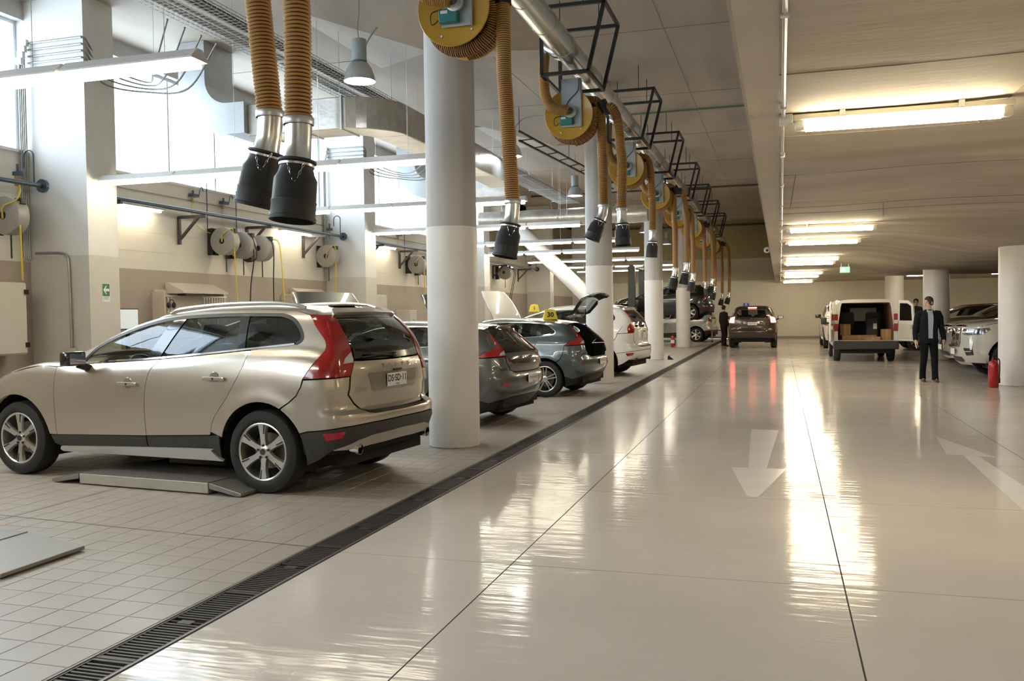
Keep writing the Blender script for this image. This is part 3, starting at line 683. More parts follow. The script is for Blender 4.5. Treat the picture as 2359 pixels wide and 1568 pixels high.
def car_xc(name, label, loc, rot, pt, scale=(1,1,1), lo=True, block=False, txt='', sub=None, badge=False, front=False, bonnet=0, cat='car', lit=0, q=1., rails=True, group=None, slim=False, clad=True, strip=True):
    t = thing(name, label, cat, loc, rot, group); t.scale = scale; P_beige = pt; M_clad_ = M_clad if clad else pt; M_red_ = M_red if not lit else emat('brake_lit',(1,.09,.07),lit); M_sill_ = M_clad if block else M_sill
    AX, AZ, AR = 2.95, .36, .435
    S = Shape(dict(W=.90, xm=.9, arches=[(0,.36,.45),(AX,.36,.45)], flare=.014, cr=.17, ck=.15,
        xr=[(.15,-.60),(.25,-.70),(.35,-.80),(.45,-.86),(.55,-.893),(.66,-.90),(.695,-.885),(.73,-.815),(.9,-.815),(1.05,-.81),(1.15,-.785),(1.25,-.72)],
        xf=[(.2,3.5),(.4,3.72),(.6,3.78),(.75,3.75),(.9,3.6),(1.1,3.3)] if not front else [(.2,3.6),(.35,3.76),(.6,3.82),(.8,3.82),(.95,3.79),(1.03,3.70),(1.1,3.4)],
        zt=[(-.85,1.17),(-.6,1.215),(-.3,1.245),(.2,1.24),(1.28,1.155),(2.1,1.11),(2.45,1.13),(2.62,1.135)]+([(3.03,1.065),(3.4,.96),(3.6,.88),(3.72,.74)] if not front else [(3.03,1.125),(3.4,1.085),(3.65,1.035),(3.8,.95)]),
        prof=[(.2,.80),(.3,.84),(.42,.872),(.6,.893),(.75,.90),(.88,.897),(.97,.889),(1.03,.880),(1.08,.868),(1.15,.850),(1.22,.838),(1.35,.82)],
        plan=[(-.9,.93),(-.6,.97),(-.2,1),(1.5,1),(2.9,1),(3.3,.97),(3.75,.86)],
        zr=[(-.83,.85),(-.80,1.08),(-.765,1.24),(-.71,1.36),(-.64,1.445),(-.565,1.515),(-.50,1.562),(-.40,1.592),(-.2,1.622),(0,1.634),(.3,1.642),(.66,1.637),(1.0,1.616),(1.34,1.577),(1.70,1.483),(2.08,1.345),(2.35,1.225),(2.62,1.10),(2.85,.98)],
        wg=[(1.0,.845),(1.15,.823),(1.3,.775),(1.45,.712),(1.54,.665),(1.60,.62),(1.68,.54)], plang=[(-.8,.90),(-.3,.97),(.5,1),(1.6,1),(2.2,.965),(2.6,.91)]))
    st = .045*q
    RP = (-.40,.45,.38,-1); R_ = lambda y, z: onrear(RP, y, z)
    arcR = lambda a0, a1, r=AR: archpts(0, .36, r, a0, a1); arcF = lambda a0, a1, r=AR: archpts(AX, .36, r, a0, a1)
    # door, wing and quarter skins
    fdoor = [(2.43,.418),(2.435,.93),(2.42,1.07),(2.10,1.096),(1.70,1.118),(1.284,1.142),(1.149,1.15)]+sm([(1.149,1.15),(1.20,1.10),(1.254,1.03),(1.29,.86),(1.30,.70),(1.30,.452)],5)[1:]
    side_pair(S, t, 'front_door', P_beige, fdoor, st)
    gapR = sm([(.165,1.232),(.185,1.15),(.215,1.066),(.285,.935),(.375,.80),(.507,.632),(.56,.487)],5)
    rdoor = [(1.30,.452),(1.30,.70)]+sm([(1.30,.70),(1.29,.86),(1.254,1.03),(1.20,1.10),(1.149,1.15)],5)[1:]+[(.7,1.187)]+gapR
    side_pair(S, t, 'rear_door', P_beige, rdoor, st)
    fender = [(2.435,.93),(2.43,.418)]+[p for p in arcF(172,10)]+([(3.44,.46),(3.48,.70),(3.42,.90),(3.03,1.01)] if not front else [(3.44,.46),(3.48,.72),(3.46,1.0),(3.03,1.07)])+[(2.62,1.085),(2.42,1.07)]
    side_pair(S, t, 'front_wing', P_beige, fender, st)
    lampo = sm([(-.345,1.535),(-.44,1.456),(-.555,1.362),(-.60,1.304),(-.60,1.246),(-.555,1.188),(-.50,1.106),(-.425,.994)],5)
    top_l = [(-.345,1.538),(-.20,1.572),(.0,1.585),(.3,1.592),(.66,1.587),(1.0,1.566),(1.34,1.525),(1.70,1.432),(2.08,1.295),(2.35,1.172),(2.46,1.115)]
    win_hi = [(2.17,1.118),(2.11,1.16),(1.95,1.277),(1.66,1.40),(1.394,1.480),(1.10,1.528),(.70,1.545),(.36,1.548),(.15,1.548),(-.09,1.538)]+sm([(-.09,1.538),(-.20,1.505),(-.28,1.44),(-.335,1.365),(-.335,1.315),(-.285,1.285)],5)[1:]
    quarter = gapR[:-1]+[p for p in arcR(16,118) if True]+[(-.225,.752),(-.30,.80),(-.37,.86),(-.41,.93)]+lampo[::-1]+[(-.20,1.572),(.0,1.585),(.2,1.591)]+[(.2,1.55),(-.09,1.538)]+win_hi[-25:][::1][-len(win_hi)+10:]
    quarter = gapR[:-1]+archpts(0,.36,AR,15,119)+[(-.225,.752),(-.30,.80),(-.37,.86),(-.41,.93)]+lampo[::-1]+[(-.20,1.572),(.0,1.585),(.27,1.592),(.27,1.548),(.15,1.548)]+win_hi[9:]+[(.0,1.262),(.165,1.245)]
    side_pair(S, t, 'quarter_panel', P_beige, quarter, .035*q, gap=.002)
    frame = [(.27,1.548),(.27,1.592)]+top_l[4:]+[(2.42,1.085),(2.20,1.105)]+win_hi[:8]
    side_pair(S, t, 'roof_frame', P_beige, frame, st, gap=.001)
    # glass and black pillars
    fw = sm([(2.12,1.125),(1.95,1.262),(1.66,1.385),(1.394,1.465),(1.12,1.515)],4)
    side_pair(S, t, 'front_side_window', G_car, fw+[(1.318,1.158)], .12, lift=-.012, skirt=0)
    side_pair(S, t, 'rear_side_window', G_dark, [(.98,1.53),(.36,1.54),(.30,1.236),(1.19,1.168)], .12, lift=-.008, skirt=0)
    side_pair(S, t, 'quarter_window', G_dark, [(.275,1.536),(-.09,1.53)]+sm([(-.09,1.53),(-.20,1.495),(-.27,1.435),(-.325,1.365),(-.325,1.32),(-.28,1.292)],4)[1:]+[(.24,1.246)], .1, lift=-.008, skirt=0)
    side_pair(S, t, 'pillar_trim', M_gloss, [(1.13,1.522),(.965,1.536),(1.175,1.165),(1.33,1.155)], .08, lift=.001, gap=0)
    side_pair(S, t, 'pillar_trim', M_gloss, [(.372,1.545),(.27,1.543),(.232,1.242),(.31,1.232)], .08, lift=.001, gap=0)
    for mi in (0,1):
        obj('window_surround', ribbon(S, [(2.15,1.118)]+sm([(2.12,1.13),(1.95,1.27),(1.66,1.392),(1.394,1.472),(1.10,1.521),(.70,1.541),(.36,1.546),(.0,1.540),(-.09,1.534),(-.20,1.50),(-.275,1.44),(-.33,1.365),(-.33,1.318),(-.285,1.288)],4), .030, 'side', .002, mirror=mi, thick=.012), M_blk, t, smooth=True, recalc=False)
        obj('belt_strip', ribbon(S, sm([(2.15,1.108),(1.7,1.134),(1.28,1.156),(.7,1.20),(.2,1.245),(-.27,1.288)],5), .016, 'side', .006, mirror=mi, thick=.010), M_chrome, t, recalc=False)
    # black lower cladding and silver sill
    side_pair(S, t, 'door_cladding', M_clad_, [(2.50,.414),(1.305,.447),(1.305,.345),(2.42,.31),(2.47,.33)], st, lift=.006)
    side_pair(S, t, 'door_cladding', M_clad_, [(1.295,.447),(.565,.482),(.44,.49),(.46,.29),(.50,.285),(.58,.372),(1.295,.345)], st, lift=.006)
    side_pair(S, t, 'sill_strip', M_sill_, sm([(2.40,.305),(1.5,.338),(.60,.362),(.555,.345),(.49,.285),(.44,.258)],4)+[(.52,.252),(2.39,.252),(2.42,.275)], st, lift=.022, skirt=.03)
    # tail: lamps, tailgate, bumper
    lin = [R_(y,z) for y,z in ((.64,1.012),(.60,1.09),(.578,1.15),(.58,1.22),(.60,1.32),(.615,1.42),(.622,1.49),(.632,1.535))]
    if block:
        wrap_pair(S, t, 'rear_pillar', pt, lampo+lin, RP, .05)
        wrap_pair(S, t, 'tail_lamp', M_red_, [R_(.70,1.21),R_(.68,1.22),R_(.66,1.2),R_(.665,.99),R_(.70,.97),(-.58,.985),(-.60,1.18)], RP, .05, lift=.02, skirt=.03)
        obj('chrome_bar', ribbon(S, [R_(.52,1.145),R_(0,1.145),R_(-.3,1.145)], .03, RP, .01), M_chrome, t, recalc=False); obj('chrome_bar', ribbon(S, [R_(.52,1.145),R_(0,1.145)], .03, RP, .01, mirror=1), M_chrome, t, recalc=False)
    elif slim:
        wrap_pair(S, t, 'rear_pillar', pt, lampo+lin, RP, .05)
        wrap_pair(S, t, 'tail_lamp', M_red, sm([(-.70,1.535),(-.75,1.42),(-.785,1.32),(-.775,1.25),(-.67,1.19),(-.63,1.12),(-.63,1.0)],4)+lin, RP, .05, lift=.012, skirt=.02)
    else:
      wrap_pair(S, t, 'tail_lamp', M_red, lampo+lin, RP, .03*q, lift=.008, skirt=.02)
      if not lo: wrap_pair(S, t, 'lamp_lens', M_clear, [R_(.575+.015,1.215),R_(.585,1.15),R_(.595,1.125),R_(.70,1.118),R_(.675,1.165)], RP, .04, lift=.011, gap=0)
    for z in (() if lo else (1.09,1.06)): 
        for mi in (0,1): obj('lamp_bar', ribbon(S, [(-.50,z+.02),R_(.60,z+.045)], .006, RP, .012, mirror=mi), M_redd, t, recalc=False)
    gate = [R_(0,1.128),R_(.5,1.132),R_(.570,1.136),R_(.598,1.085),R_(.632,1.012),R_(.655,.85),R_(.60,.775),R_(.53,.722),R_(.46,.708),R_(0,.703)]
    wrap_full(S, t, 'tailgate', P_beige, gate, RP, .035*q)
    wrap_full(S, t, 'rear_window', G_rear, [R_(0,1.545),R_(.50,1.54),R_(.62,1.532),R_(.612,1.49),R_(.606,1.42),R_(.59,1.32),R_(.570,1.22),R_(.568,1.15),R_(.5,1.14),R_(0,1.136)], RP, .05, lift=.0, skirt=0)
    wrap_full(S, t, 'rear_window_band', M_gloss, [R_(0,1.55),R_(.50,1.545),R_(.625,1.535),R_(.60,1.50),R_(.5,1.505),R_(0,1.51)], RP, .05, lift=.004)
    wrap_full(S, t, 'rear_window_band', M_gloss, [R_(0,1.20),R_(.35,1.20),R_(.52,1.22),R_(.565,1.26),R_(.566,1.15),R_(0,1.138)], RP, .05, lift=.002)
    # plate recess, plate, lettering
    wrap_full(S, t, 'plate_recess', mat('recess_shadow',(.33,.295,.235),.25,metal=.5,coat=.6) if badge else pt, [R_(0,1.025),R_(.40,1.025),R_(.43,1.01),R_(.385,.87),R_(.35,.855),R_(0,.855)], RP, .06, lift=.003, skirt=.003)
    xg = -.823
    plate(t, (xg-.006,0,.945), (0,-1,0), (.0,0,1), .345, .118, txt, sub)
    if badge:
     for i, ch in enumerate('VOLVO'): text('badge_letter', ch, .052, M_chrome, t, (xg+.004,.225-.1125*i,1.075), (0,-1,0), (.06,0,1), .004)
    if badge: text('badge_letter', 'XC60', .048, M_chrome, t, (-.797,.535,.885), (-.12,-1,0), (0,0,1), .006)
    obj('release_pad', MB().cbox((xg+.005,-.03,1.03),(.02,.14,.018)), M_blk, t)
    bump = archpts(0,.36,AR,121,156,6)+[(-.46,.556),(-.56,.566),R_(.73,.592),R_(.5,.606),R_(0,.612)]+[R_(0,.697),R_(.46,.701),R_(.54,.716),R_(.61,.77),R_(.668,.85),R_(.645,1.005),(-.43,.986),(-.415,.93),(-.375,.855),(-.305,.795),(-.23,.746)]
    wrap_full(S, t, 'rear_bumper', P_beige, bump, RP, .03*q)
    wrap_full(S, t, 'bumper_step', M_blk, [R_(0,.703),R_(.46,.705),R_(.53,.715),R_(.50,.690),R_(.44,.680),R_(0,.676)], RP, .04, lift=.006)
    clad_ = archpts(0,.36,AR,157,194,6)+[(-.55,.315),R_(.80,.395),R_(.60,.462),R_(.45,.492),R_(0,.505),R_(0,.607),R_(.5,.601),R_(.73,.587),(-.56,.561),(-.46,.551)]
    wrap_full(S, t, 'bumper_cladding', M_clad_, clad_, RP, .035*q, lift=.004)
    wrap_full(S, t, 'skid_plate', M_sill_, [R_(0,.508),R_(.45,.495),R_(.60,.464),R_(.80,.396),R_(.62,.385),R_(.45,.40),R_(0,.41)], RP, .04, lift=.012, skirt=.04)
    wrap_pair(S, t, 'bumper_reflector', mat('reflector_red',(.42,.012,.025),.2,coat=.6), [(-.575,.543),R_(.715,.556),R_(.735,.498),(-.605,.475)], RP, .04, lift=.012)
    for s in (1,-1): obj('exhaust_tip', MB().lathe([(.045,-.12),(.047,.02),(.041,.022),(.040,-.06),(0,-.06)], (-.79,s*.60,.385), (-1,0,-.05), 20), M_chrome if not lo else M_clad, t, smooth=True)
    # roof, windscreen, bonnet
    xs = [p[0] for p in top_l]; zs = [p[1] for p in top_l]; _, tl = topseam(S, xs, zs)
    roof = [(-.515,.40),(-.505,.50),(-.475,.58),(-.42,tl[0][1]-.022)]+[p for p in tl if p[0] < 1.36]
    top_full(S, t, 'roof_panel', P_beige, roof, .05, gap=0)
    top_full(S, t, 'windscreen', G_car, [p for p in tl if p[0] > 1.3], .08, gap=.004, skirt=0)
    _, hl = topseam(S, [2.46,2.62,2.85,3.03,3.3,3.45], [1.075,1.08,1.055,1.005,.93,.885] if not front else [1.075,1.08,1.075,1.065,1.025,.995])
    if front: hl.append((3.68,hl[-1][1]-.10))
    bo = top_full(S, t, 'bonnet', P_beige, [(2.40,hl[0][1])]+hl, .05)
    if bonnet:
        bi = top_full(S, t, 'bonnet_lining', M_sill, [(2.45,hl[0][1]-.04)]+[(a-.04,b-.04) for a,b in hl[1:]], .12, lift=-.025, skirt=0); lidup([bo,bi], (2.42,0,1.10), -bonnet); obj('engine_cover', MB().box((2.5,-.6,.5),(3.4,.6,.85)), M_inner, t)
    FP = (3.30,.55,.45,1); Fn = lambda y, z: onrear(FP, y, z)
    wrap_full(S, t, 'front_bumper', P_beige, [Fn(0,.30),(3.42,.30)]+archpts(AX,.36,AR,-4,13,4)+([(3.44,.46),(3.49,.70),(3.50,.74),Fn(0,.74)] if not front else [(3.44,.46),(3.49,.72),(3.47,.985),Fn(.55,.985),Fn(0,.985)]), FP, .05)
    obj('spoiler', panel(S, [R_(0,1.60),R_(.40,1.597),R_(.60,1.585),R_(.665,1.555),R_(.66,1.535),R_(.55,1.548),R_(0,1.556)], RP, .04, lift=.03, skirt=.06, half=True, mirror=2), P_beige, t, smooth=True, recalc=False)
    obj('high_brake_light', MB().box((-.40,-.22,1.612),(-.25,.22,1.622)) if not lit else MB().box((-.60,-.16,1.53),(-.55,.16,1.575)), M_red_ if lit else M_redd, t, bevel=.004)
    for s in ((1,-1) if rails else ()):
        rail = bez([(1.25,s*.58,1.565),(1.1,s*.60,1.605),(.6,s*.61,1.640),(.1,s*.61,1.645),(-.15,s*.60,1.625),(-.27,s*.585,1.598)],8)
        obj('roof_rail', MB().tube(rail, .017, 8), M_alloy, t, smooth=True)
    # handles, mirrors
    for mi, s in ((0,1),(1,-1)):
        for hx, hz in ((1.485,.925),(.487,.988)):
            yy = s*(float(S.solve(*S.rays([(hx,hz)],'side'))[0][1]))
            h_ = obj('door_handle', rbox(MB(), (hx,yy+s*.022,hz), (.24,.022,.032)), P_beige, t, smooth=True)
            obj('handle_cup', MB().lathe([(0,.004),(.05,.003),(.055,-.006)], (hx+.01,yy,hz+.004), (0,s,0), 24), mat('cup_beige',(.36,.32,.27),.3,metal=.5,coat=1.), h_, smooth=True)
            obj('lock', MB().cyl((hx,yy+s*.03,hz),(hx,yy+s*.036,hz),.010,12), M_blk, h_)
        yy = s*.93
        mr = obj('door_mirror', rbox(MB(), (2.02,yy+s*.10,1.16), (.12,.22,.135)), M_gloss, t, smooth=True)
        obj('mirror_glass', MB().cbox((1.958,yy+s*.10,1.16),(.004,.17,.10)), M_chrome, mr)
        obj('mirror_foot', MB().bar((2.03,yy-s*.09,1.06),(2.03,yy+s*.03,1.10),.07,.06), M_blk, mr, bevel=.01)
    # wiper
    wp = obj('rear_wiper', MB().bar((-.80,.0,1.165),(-.80,.40,1.195),.018,.02).bar((-.795,.12,1.178),(-.787,.52,1.165),.012,.012), M_blk, t); obj('wiper_boss', MB().sphere((-.805,0,1.165),.028), M_gloss, wp, smooth=True)
    # shells behind the gaps, wells, floor pan, wheels, cabin
    lin_ = [(2.6,1.05),(2.1,1.06),(1.28,1.10),(.2,1.18),(-.3,1.18),(-.45,1.0),(-.45,.6)]+archpts(0,.36,.455,150,12)+[(.5,.30),(2.45,.30)]+archpts(AX,.36,.455,172,12)+[(3.45,.5),(3.45,.9)]
    side_pair(S, t, 'inner_shell', M_inner, lin_, .08, lift=-.022, gap=0, skirt=0)
    wrap_full(S, t, 'rear_inner_shell', M_inner, [(-.40,.35),R_(0,.35),R_(0,1.10),R_(.6,1.10),(-.40,1.5)], RP, .06, lift=-.022, gap=0, skirt=0)
    obj('floor_pan', MB().box((-.70,-.66,.24),(3.4,.66,.34)).box((.45,-.82,.25),(2.45,.82,.34)), M_inner, t)
    wells(t, ((0,.36),(AX,.36)), .45, .86)
    for x in (0,AX):
        for s in (1,-1): wheel(t, x, s*.775, .362, .252, .235, 6, 'double', s, lo=lo)
    interior(t, 1.35, .45, .62, .72, 2.35, 1.07)
    obj('headliner', MB().box((-.2,-.55,1.545),(1.2,.55,1.56)), M_seat, t)
    obj('cargo_cover', MB().box((-.55,-.6,.72),(.1,.6,.74)), M_inner, t)
    if front:
        wrap_full(S, t, 'grille', M_gloss, [Fn(0,.95),Fn(.33,.95),Fn(.37,.90),Fn(.35,.66),Fn(.30,.60),Fn(0,.60)], FP, .06, lift=.012)
        for k in range(7):
            for mi in (0,1): obj('grille_bar', ribbon(S, [Fn(.03+.045*k,.63),Fn(.03+.045*k,.93)], .008, FP, .02, mirror=mi), M_chrome, t, recalc=False)
        obj('grille_bar', ribbon(S, [Fn(.33,.92),Fn(0,.77),Fn(-.31,.62)], .02, FP, .024), M_chrome, t, recalc=False)
        for mi in (0,1):
            obj('grille_surround', ribbon(S, [Fn(0,.955),Fn(.33,.955),Fn(.375,.90),Fn(.355,.655),Fn(.30,.595),Fn(0,.595)], .016, FP, .02, mirror=mi), M_chrome, t, recalc=False)
        wrap_pair(S, t, 'headlamp', mat('headlamp_dark',(.10,.11,.12),.12,metal=.4,coat=1.), [Fn(.45,.945),Fn(.45,.84),Fn(.62,.82),(3.52,.84),(3.34,.93),(3.38,.965)], FP, .06, lift=.012)
        [obj('headlamp_lens', ribbon(S, [Fn(.47,.885),Fn(.58,.885),Fn(.68,.89),Fn(.80,.895)], .02, FP, .02, mirror=mi), M_clear, t, recalc=False) for mi in (0,1)]
        wrap_full(S, t, 'lower_intake', M_blk, [Fn(0,.40),Fn(.34,.40),Fn(.42,.345),Fn(.36,.305),Fn(0,.305)], FP, .06, lift=.012)
        wrap_pair(S, t, 'fog_recess', M_blk, [Fn(.50,.58),Fn(.76,.58),Fn(.78,.45),Fn(.56,.43)], FP, .06, lift=.012)
        for mi in (0,1): obj('fog_trim', ribbon(S, [Fn(.54,.51),Fn(.64,.515),Fn(.74,.52)], .015, FP, .022, mirror=mi), M_chrome, t, recalc=False)
        plate(t, (3.845,0,.50), (0,1,0), (0,0,1), .34, .115, '', None)
        wrap_full(S, t, 'front_skid', M_sill, [Fn(0,.30),Fn(.6,.30),Fn(.55,.25),Fn(0,.24)], FP, .06, lift=.01)
    return t
YAW = math.atan2(.1034,-.9946)
car_xc('estate_car', 'beige metallic estate car with roof rails, standing over the low steel lift ramp', (-4.176,7.544,0), YAW, P_beige, lo=False, txt='DS\u00b7SD\u00b711', sub='CHILE', badge=True)
# ================================================================ the other cars
def car_v(label, loc, rot, pt, gate_open=0, bonnet=0, txt='', mirrors=True):
    t = thing('hatchback_car', label, 'car', loc, rot); q = 1.5
    AX, AZ, AR = 2.65, .325, .385
    S = Shape(dict(W=.89, xm=.8, z0=.45, zg=.8, arches=[(0,AZ,.40),(AX,AZ,.40)], flare=.012, cr=.20, ck=.17, wc=.18,
        xr=[(.15,-.55),(.3,-.68),(.45,-.78),(.6,-.82),(.68,-.812),(.74,-.775),(.85,-.765),(.95,-.75),(1.05,-.69)],
        xf=[(.2,3.3),(.4,3.45),(.55,3.48),(.7,3.42),(.85,3.2)],
        zt=[(-.8,.97),(-.4,1.075),(.2,1.075),(1.2,1.015),(2.0,.975),(2.25,.98),(2.7,.91),(3.1,.80),(3.35,.68)],
        prof=[(.15,.80),(.3,.855),(.5,.885),(.65,.89),(.78,.884),(.88,.868),(.95,.85),(1.02,.835),(1.15,.82)],
        plan=[(-.85,.93),(-.55,.97),(-.2,1),(1.5,1),(2.65,1),(3.0,.96),(3.45,.84)],
        zr=[(-.80,.78),(-.765,.92),(-.70,1.03),(-.56,1.155),(-.43,1.262),(-.34,1.325),(-.22,1.362),(0,1.392),(.5,1.43),(1.0,1.44),(1.35,1.412),(1.75,1.295),(2.2,1.075),(2.5,.92)],
        wg=[(.9,.82),(1.0,.805),(1.1,.77),(1.2,.725),(1.3,.67),(1.38,.615),(1.46,.54)], plang=[(-.75,.88),(-.3,.965),(.4,1),(1.5,1),(2.0,.965),(2.3,.91)]))
    st = .06; RP = (-.38,.45,.36,-1); R_ = lambda y, z: onrear(RP, y, z); FP = (2.98,.5,.45,1); Fn = lambda y, z: onrear(FP, y, z)
    belt = lambda x: 1.012+.0 if x > 1.9 else 1.03-.052*(x-1.2) if x < 1.2 else 1.03-.02*(x-1.2)
    gapR = sm([(.10,1.092),(.15,1.0),(.20,.93),(.33,.75),(.47,.56),(.50,.42),(.52,.28)],5)
    mid = sm([(1.10,1.042),(1.15,.98),(1.20,.90),(1.22,.65),(1.20,.26)],5)
    side_pair(S, t, 'front_door', pt, [(2.22,.26),(2.22,.80),(2.14,.985),(1.9,1.01),(1.5,1.028)]+mid, st)
    side_pair(S, t, 'rear_door', pt, mid[::-1]+[(.6,1.066)]+gapR, st)
    side_pair(S, t, 'front_wing', pt, [(2.22,.80),(2.22,.26)]+archpts(AX,AZ,AR,190,8)+[(3.08,.40),(3.12,.60),(3.0,.74),(2.7,.86),(2.3,.935),(2.14,.985)], st)
    lampo = sm([(-.30,1.305),(-.40,1.235),(-.50,1.155),(-.535,1.10),(-.51,1.05),(-.43,.99),(-.37,.935)],4)
    side_pair(S, t, 'quarter_panel', pt, gapR[:-3]+archpts(0,AZ,AR,20,126)+[(-.30,.70),(-.35,.80)]+lampo[::-1]+[(-.15,1.335),(.0,1.348),(.20,1.36),(.20,1.335),(.0,1.295)]+sm([(.0,1.295),(-.10,1.235),(-.155,1.18),(-.12,1.142)],4)[1:]+[(.10,1.10)], .045, gap=.002)
    top_l = [(-.30,1.308),(-.15,1.335),(0,1.348),(.5,1.387),(1.0,1.397),(1.35,1.366),(1.75,1.245),(2.1,1.065),(2.2,1.01)]
    side_pair(S, t, 'roof_frame', pt, [(.20,1.335),(.20,1.36)]+top_l[3:]+[(2.0,1.02),(1.92,1.03),(1.80,1.10),(1.58,1.24),(1.3,1.325),(1.0,1.352),(.5,1.352)], st, gap=.001)
    side_pair(S, t, 'front_side_window', G_car, [(1.86,1.022),(1.75,1.12),(1.55,1.235),(1.3,1.318),(1.0,1.346),(1.12,1.04)], .12, lift=-.008, skirt=0)
    side_pair(S, t, 'rear_side_window', G_dark, [(.92,1.347),(.5,1.345),(.26,1.335),(.16,1.095),(1.05,1.045)], .12, lift=-.006, skirt=0)
    side_pair(S, t, 'quarter_window', G_dark, [(.20,1.33),(.0,1.288),(-.09,1.23),(-.145,1.18),(-.11,1.145),(.10,1.10)], .1, lift=-.006, skirt=0)
    side_pair(S, t, 'pillar_trim', M_gloss, [(1.02,1.347),(.90,1.348),(1.04,1.045),(1.14,1.04)], .1, lift=.002, gap=0)
    side_pair(S, t, 'pillar_trim', M_gloss, [(.27,1.336),(.19,1.33),(.09,1.10),(.165,1.095)], .1, lift=.002, gap=0)
    for mi in (0,1): obj('window_chrome', ribbon(S, sm([(1.9,1.02),(1.77,1.12),(1.56,1.243),(1.3,1.328),(1.0,1.357),(.5,1.357),(.2,1.338),(0,1.298),(-.10,1.24),(-.16,1.18),(-.12,1.138),(.1,1.10),(.6,1.072),(1.1,1.046),(1.9,1.014)],3), .014, 'side', .006, mirror=mi, thick=.01), M_chrome, t, recalc=False)
    side_pair(S, t, 'sill', pt, [(2.24,.25),(.53,.25),(.50,.18),(2.26,.18)], st, lift=-.003)
    lin = [R_(y,z) for y,z in ((.63,.955),(.60,1.01),(.585,1.06),(.59,1.14),(.60,1.22),(.61,1.30))]
    wrap_pair(S, t, 'rear_pillar', pt, lampo+lin, RP, .05)
    wrap_pair(S, t, 'tail_lamp', M_red, sm([(-.65,1.30),(-.68,1.22),(-.69,1.14),(-.655,1.08),(-.55,1.035),(-.44,.99),(-.375,.94)],4)+lin, RP, .035, lift=.012, skirt=.02)
    wrap_pair(S, t, 'lamp_lens', M_clear, [R_(.60,1.03),R_(.625,.975),(-.66,.968),(-.68,.995)], RP, .05, lift=.016, gap=0)
    gate = [R_(0,.985),R_(.5,.99),R_(.585,1.0),R_(.61,.95),R_(.62,.86),R_(.55,.77),R_(.45,.735),R_(0,.73)]
    G = [wrap_full(S, t, 'tailgate', pt, gate, RP, .05)]
    G.append(wrap_full(S, t, 'tailgate_gloss_panel', M_gloss, [R_(0,1.0),R_(.5,1.0),R_(.585,1.003),R_(.60,.95),R_(.57,.885),R_(.47,.845),R_(0,.835)], RP, .06, lift=.007))
    G.append(wrap_full(S, t, 'rear_window', G_rear, [R_(0,1.318),R_(.45,1.312),R_(.59,1.295),R_(.585,1.22),R_(.575,1.14),R_(.57,1.06),R_(.56,1.005),R_(0,.99)], RP, .06, skirt=0))
    G.append(wrap_full(S, t, 'spoiler', M_gloss if not gate_open else pt, [R_(0,1.365),R_(.45,1.36),R_(.64,1.335),R_(.63,1.30),R_(.5,1.315),R_(0,1.325)], RP, .05, lift=.03, skirt=.06))
    x0 = -.775
    for i, ch in enumerate('VOLVO'): G.append(text('badge_letter', ch, .045, M_chrome, t, (x0-.006,.20-.1*i,.935), (0,-1,0), (.1,0,1), .004))
    G.append(text('badge_letter', 'V40', .045, M_chrome, t, (-.742,.50,.815), (-.15,-1,0), (0,0,1), .004))
    if gate_open:
        G.append(wrap_full(S, t, 'tailgate_lining', M_inner, gate, RP, .08, lift=-.03, gap=.03, skirt=0))
        G.append(wrap_full(S, t, 'tailgate_lining', M_inner, [R_(.45,1.30),R_(.59,1.295),R_(.57,1.02),R_(.50,1.0),R_(.47,1.2)], RP, .08, lift=-.03, gap=0, skirt=.02, ) if False else obj('tailgate_lining', ribbon(S, [R_(.56,1.30),R_(.555,1.15),R_(.55,1.0)], .09, RP, -.01, thick=.05), M_inner, t))
        G.append(obj('tailgate_lining', ribbon(S, [R_(.56,1.30),R_(.555,1.15),R_(.55,1.0)], .09, RP, -.01, mirror=1, thick=.05), M_inner, t))
        lidup(G, (-.26,0,1.34), gate_open)
        obj('boot_floor', MB().box((-.6,-.5,.62),(.2,.5,.65)), M_inner, t)
    plate(t, (-.835,0,.63), (0,-1,0), (.03,0,1), .345, .118, txt, 'CHILE')
    bump = archpts(0,AZ,AR,128,172,6)+[(-.50,.33),R_(.72,.37),R_(.45,.40),R_(0,.41),R_(0,.722),R_(.45,.728),R_(.56,.765),R_(.63,.86),R_(.635,.945),(-.375,.928),(-.355,.80),(-.305,.69)]
    wrap_full(S, t, 'rear_bumper', pt, bump, RP, .04)
    wrap_full(S, t, 'bumper_valance', M_blk, archpts(0,AZ,AR,173,200,4)+[(-.48,.22),R_(.6,.25),R_(0,.25),R_(0,.405),R_(.45,.395),R_(.72,.365),(-.50,.325)], RP, .05, lift=-.004)
    wrap_pair(S, t, 'bumper_reflector', M_red, [R_(.60,.60),R_(.735,.605),R_(.73,.565),R_(.62,.545)], RP, .05, lift=.008)
    xs = [p[0] for p in top_l]; zs = [p[1] for p in top_l]; _, tl = topseam(S, xs, zs)
    top_full(S, t, 'roof_panel', pt, [p for p in tl if p[0] < 1.36], .06, gap=0)
    top_full(S, t, 'windscreen', G_car, [p for p in tl if p[0] > 1.3], .1, gap=.004, skirt=0)
    _, hl = topseam(S, [2.2,2.4,2.7,3.0,3.12], [.96,.925,.86,.755,.70])
    bo = top_full(S, t, 'bonnet', pt, [(2.14,hl[0][1])]+hl, .05)
    if bonnet:
        bi = top_full(S, t, 'bonnet_lining', M_sill, [(2.2,hl[0][1]-.04)]+[(a-.04,b-.04) for a,b in hl[1:]], .12, lift=-.025, skirt=0)
        lidup([bo,bi], (2.16,0,.99), -bonnet); obj('engine_cover', MB().box((2.3,-.55,.45),(3.1,.55,.70)), M_inner, t)
    wrap_full(S, t, 'front_bumper', pt, [Fn(0,.22),(3.0,.22)]+archpts(AX,AZ,AR,-14,6,4)+[(3.08,.40),(3.12,.60),(3.14,.66),Fn(0,.66)], FP, .06)
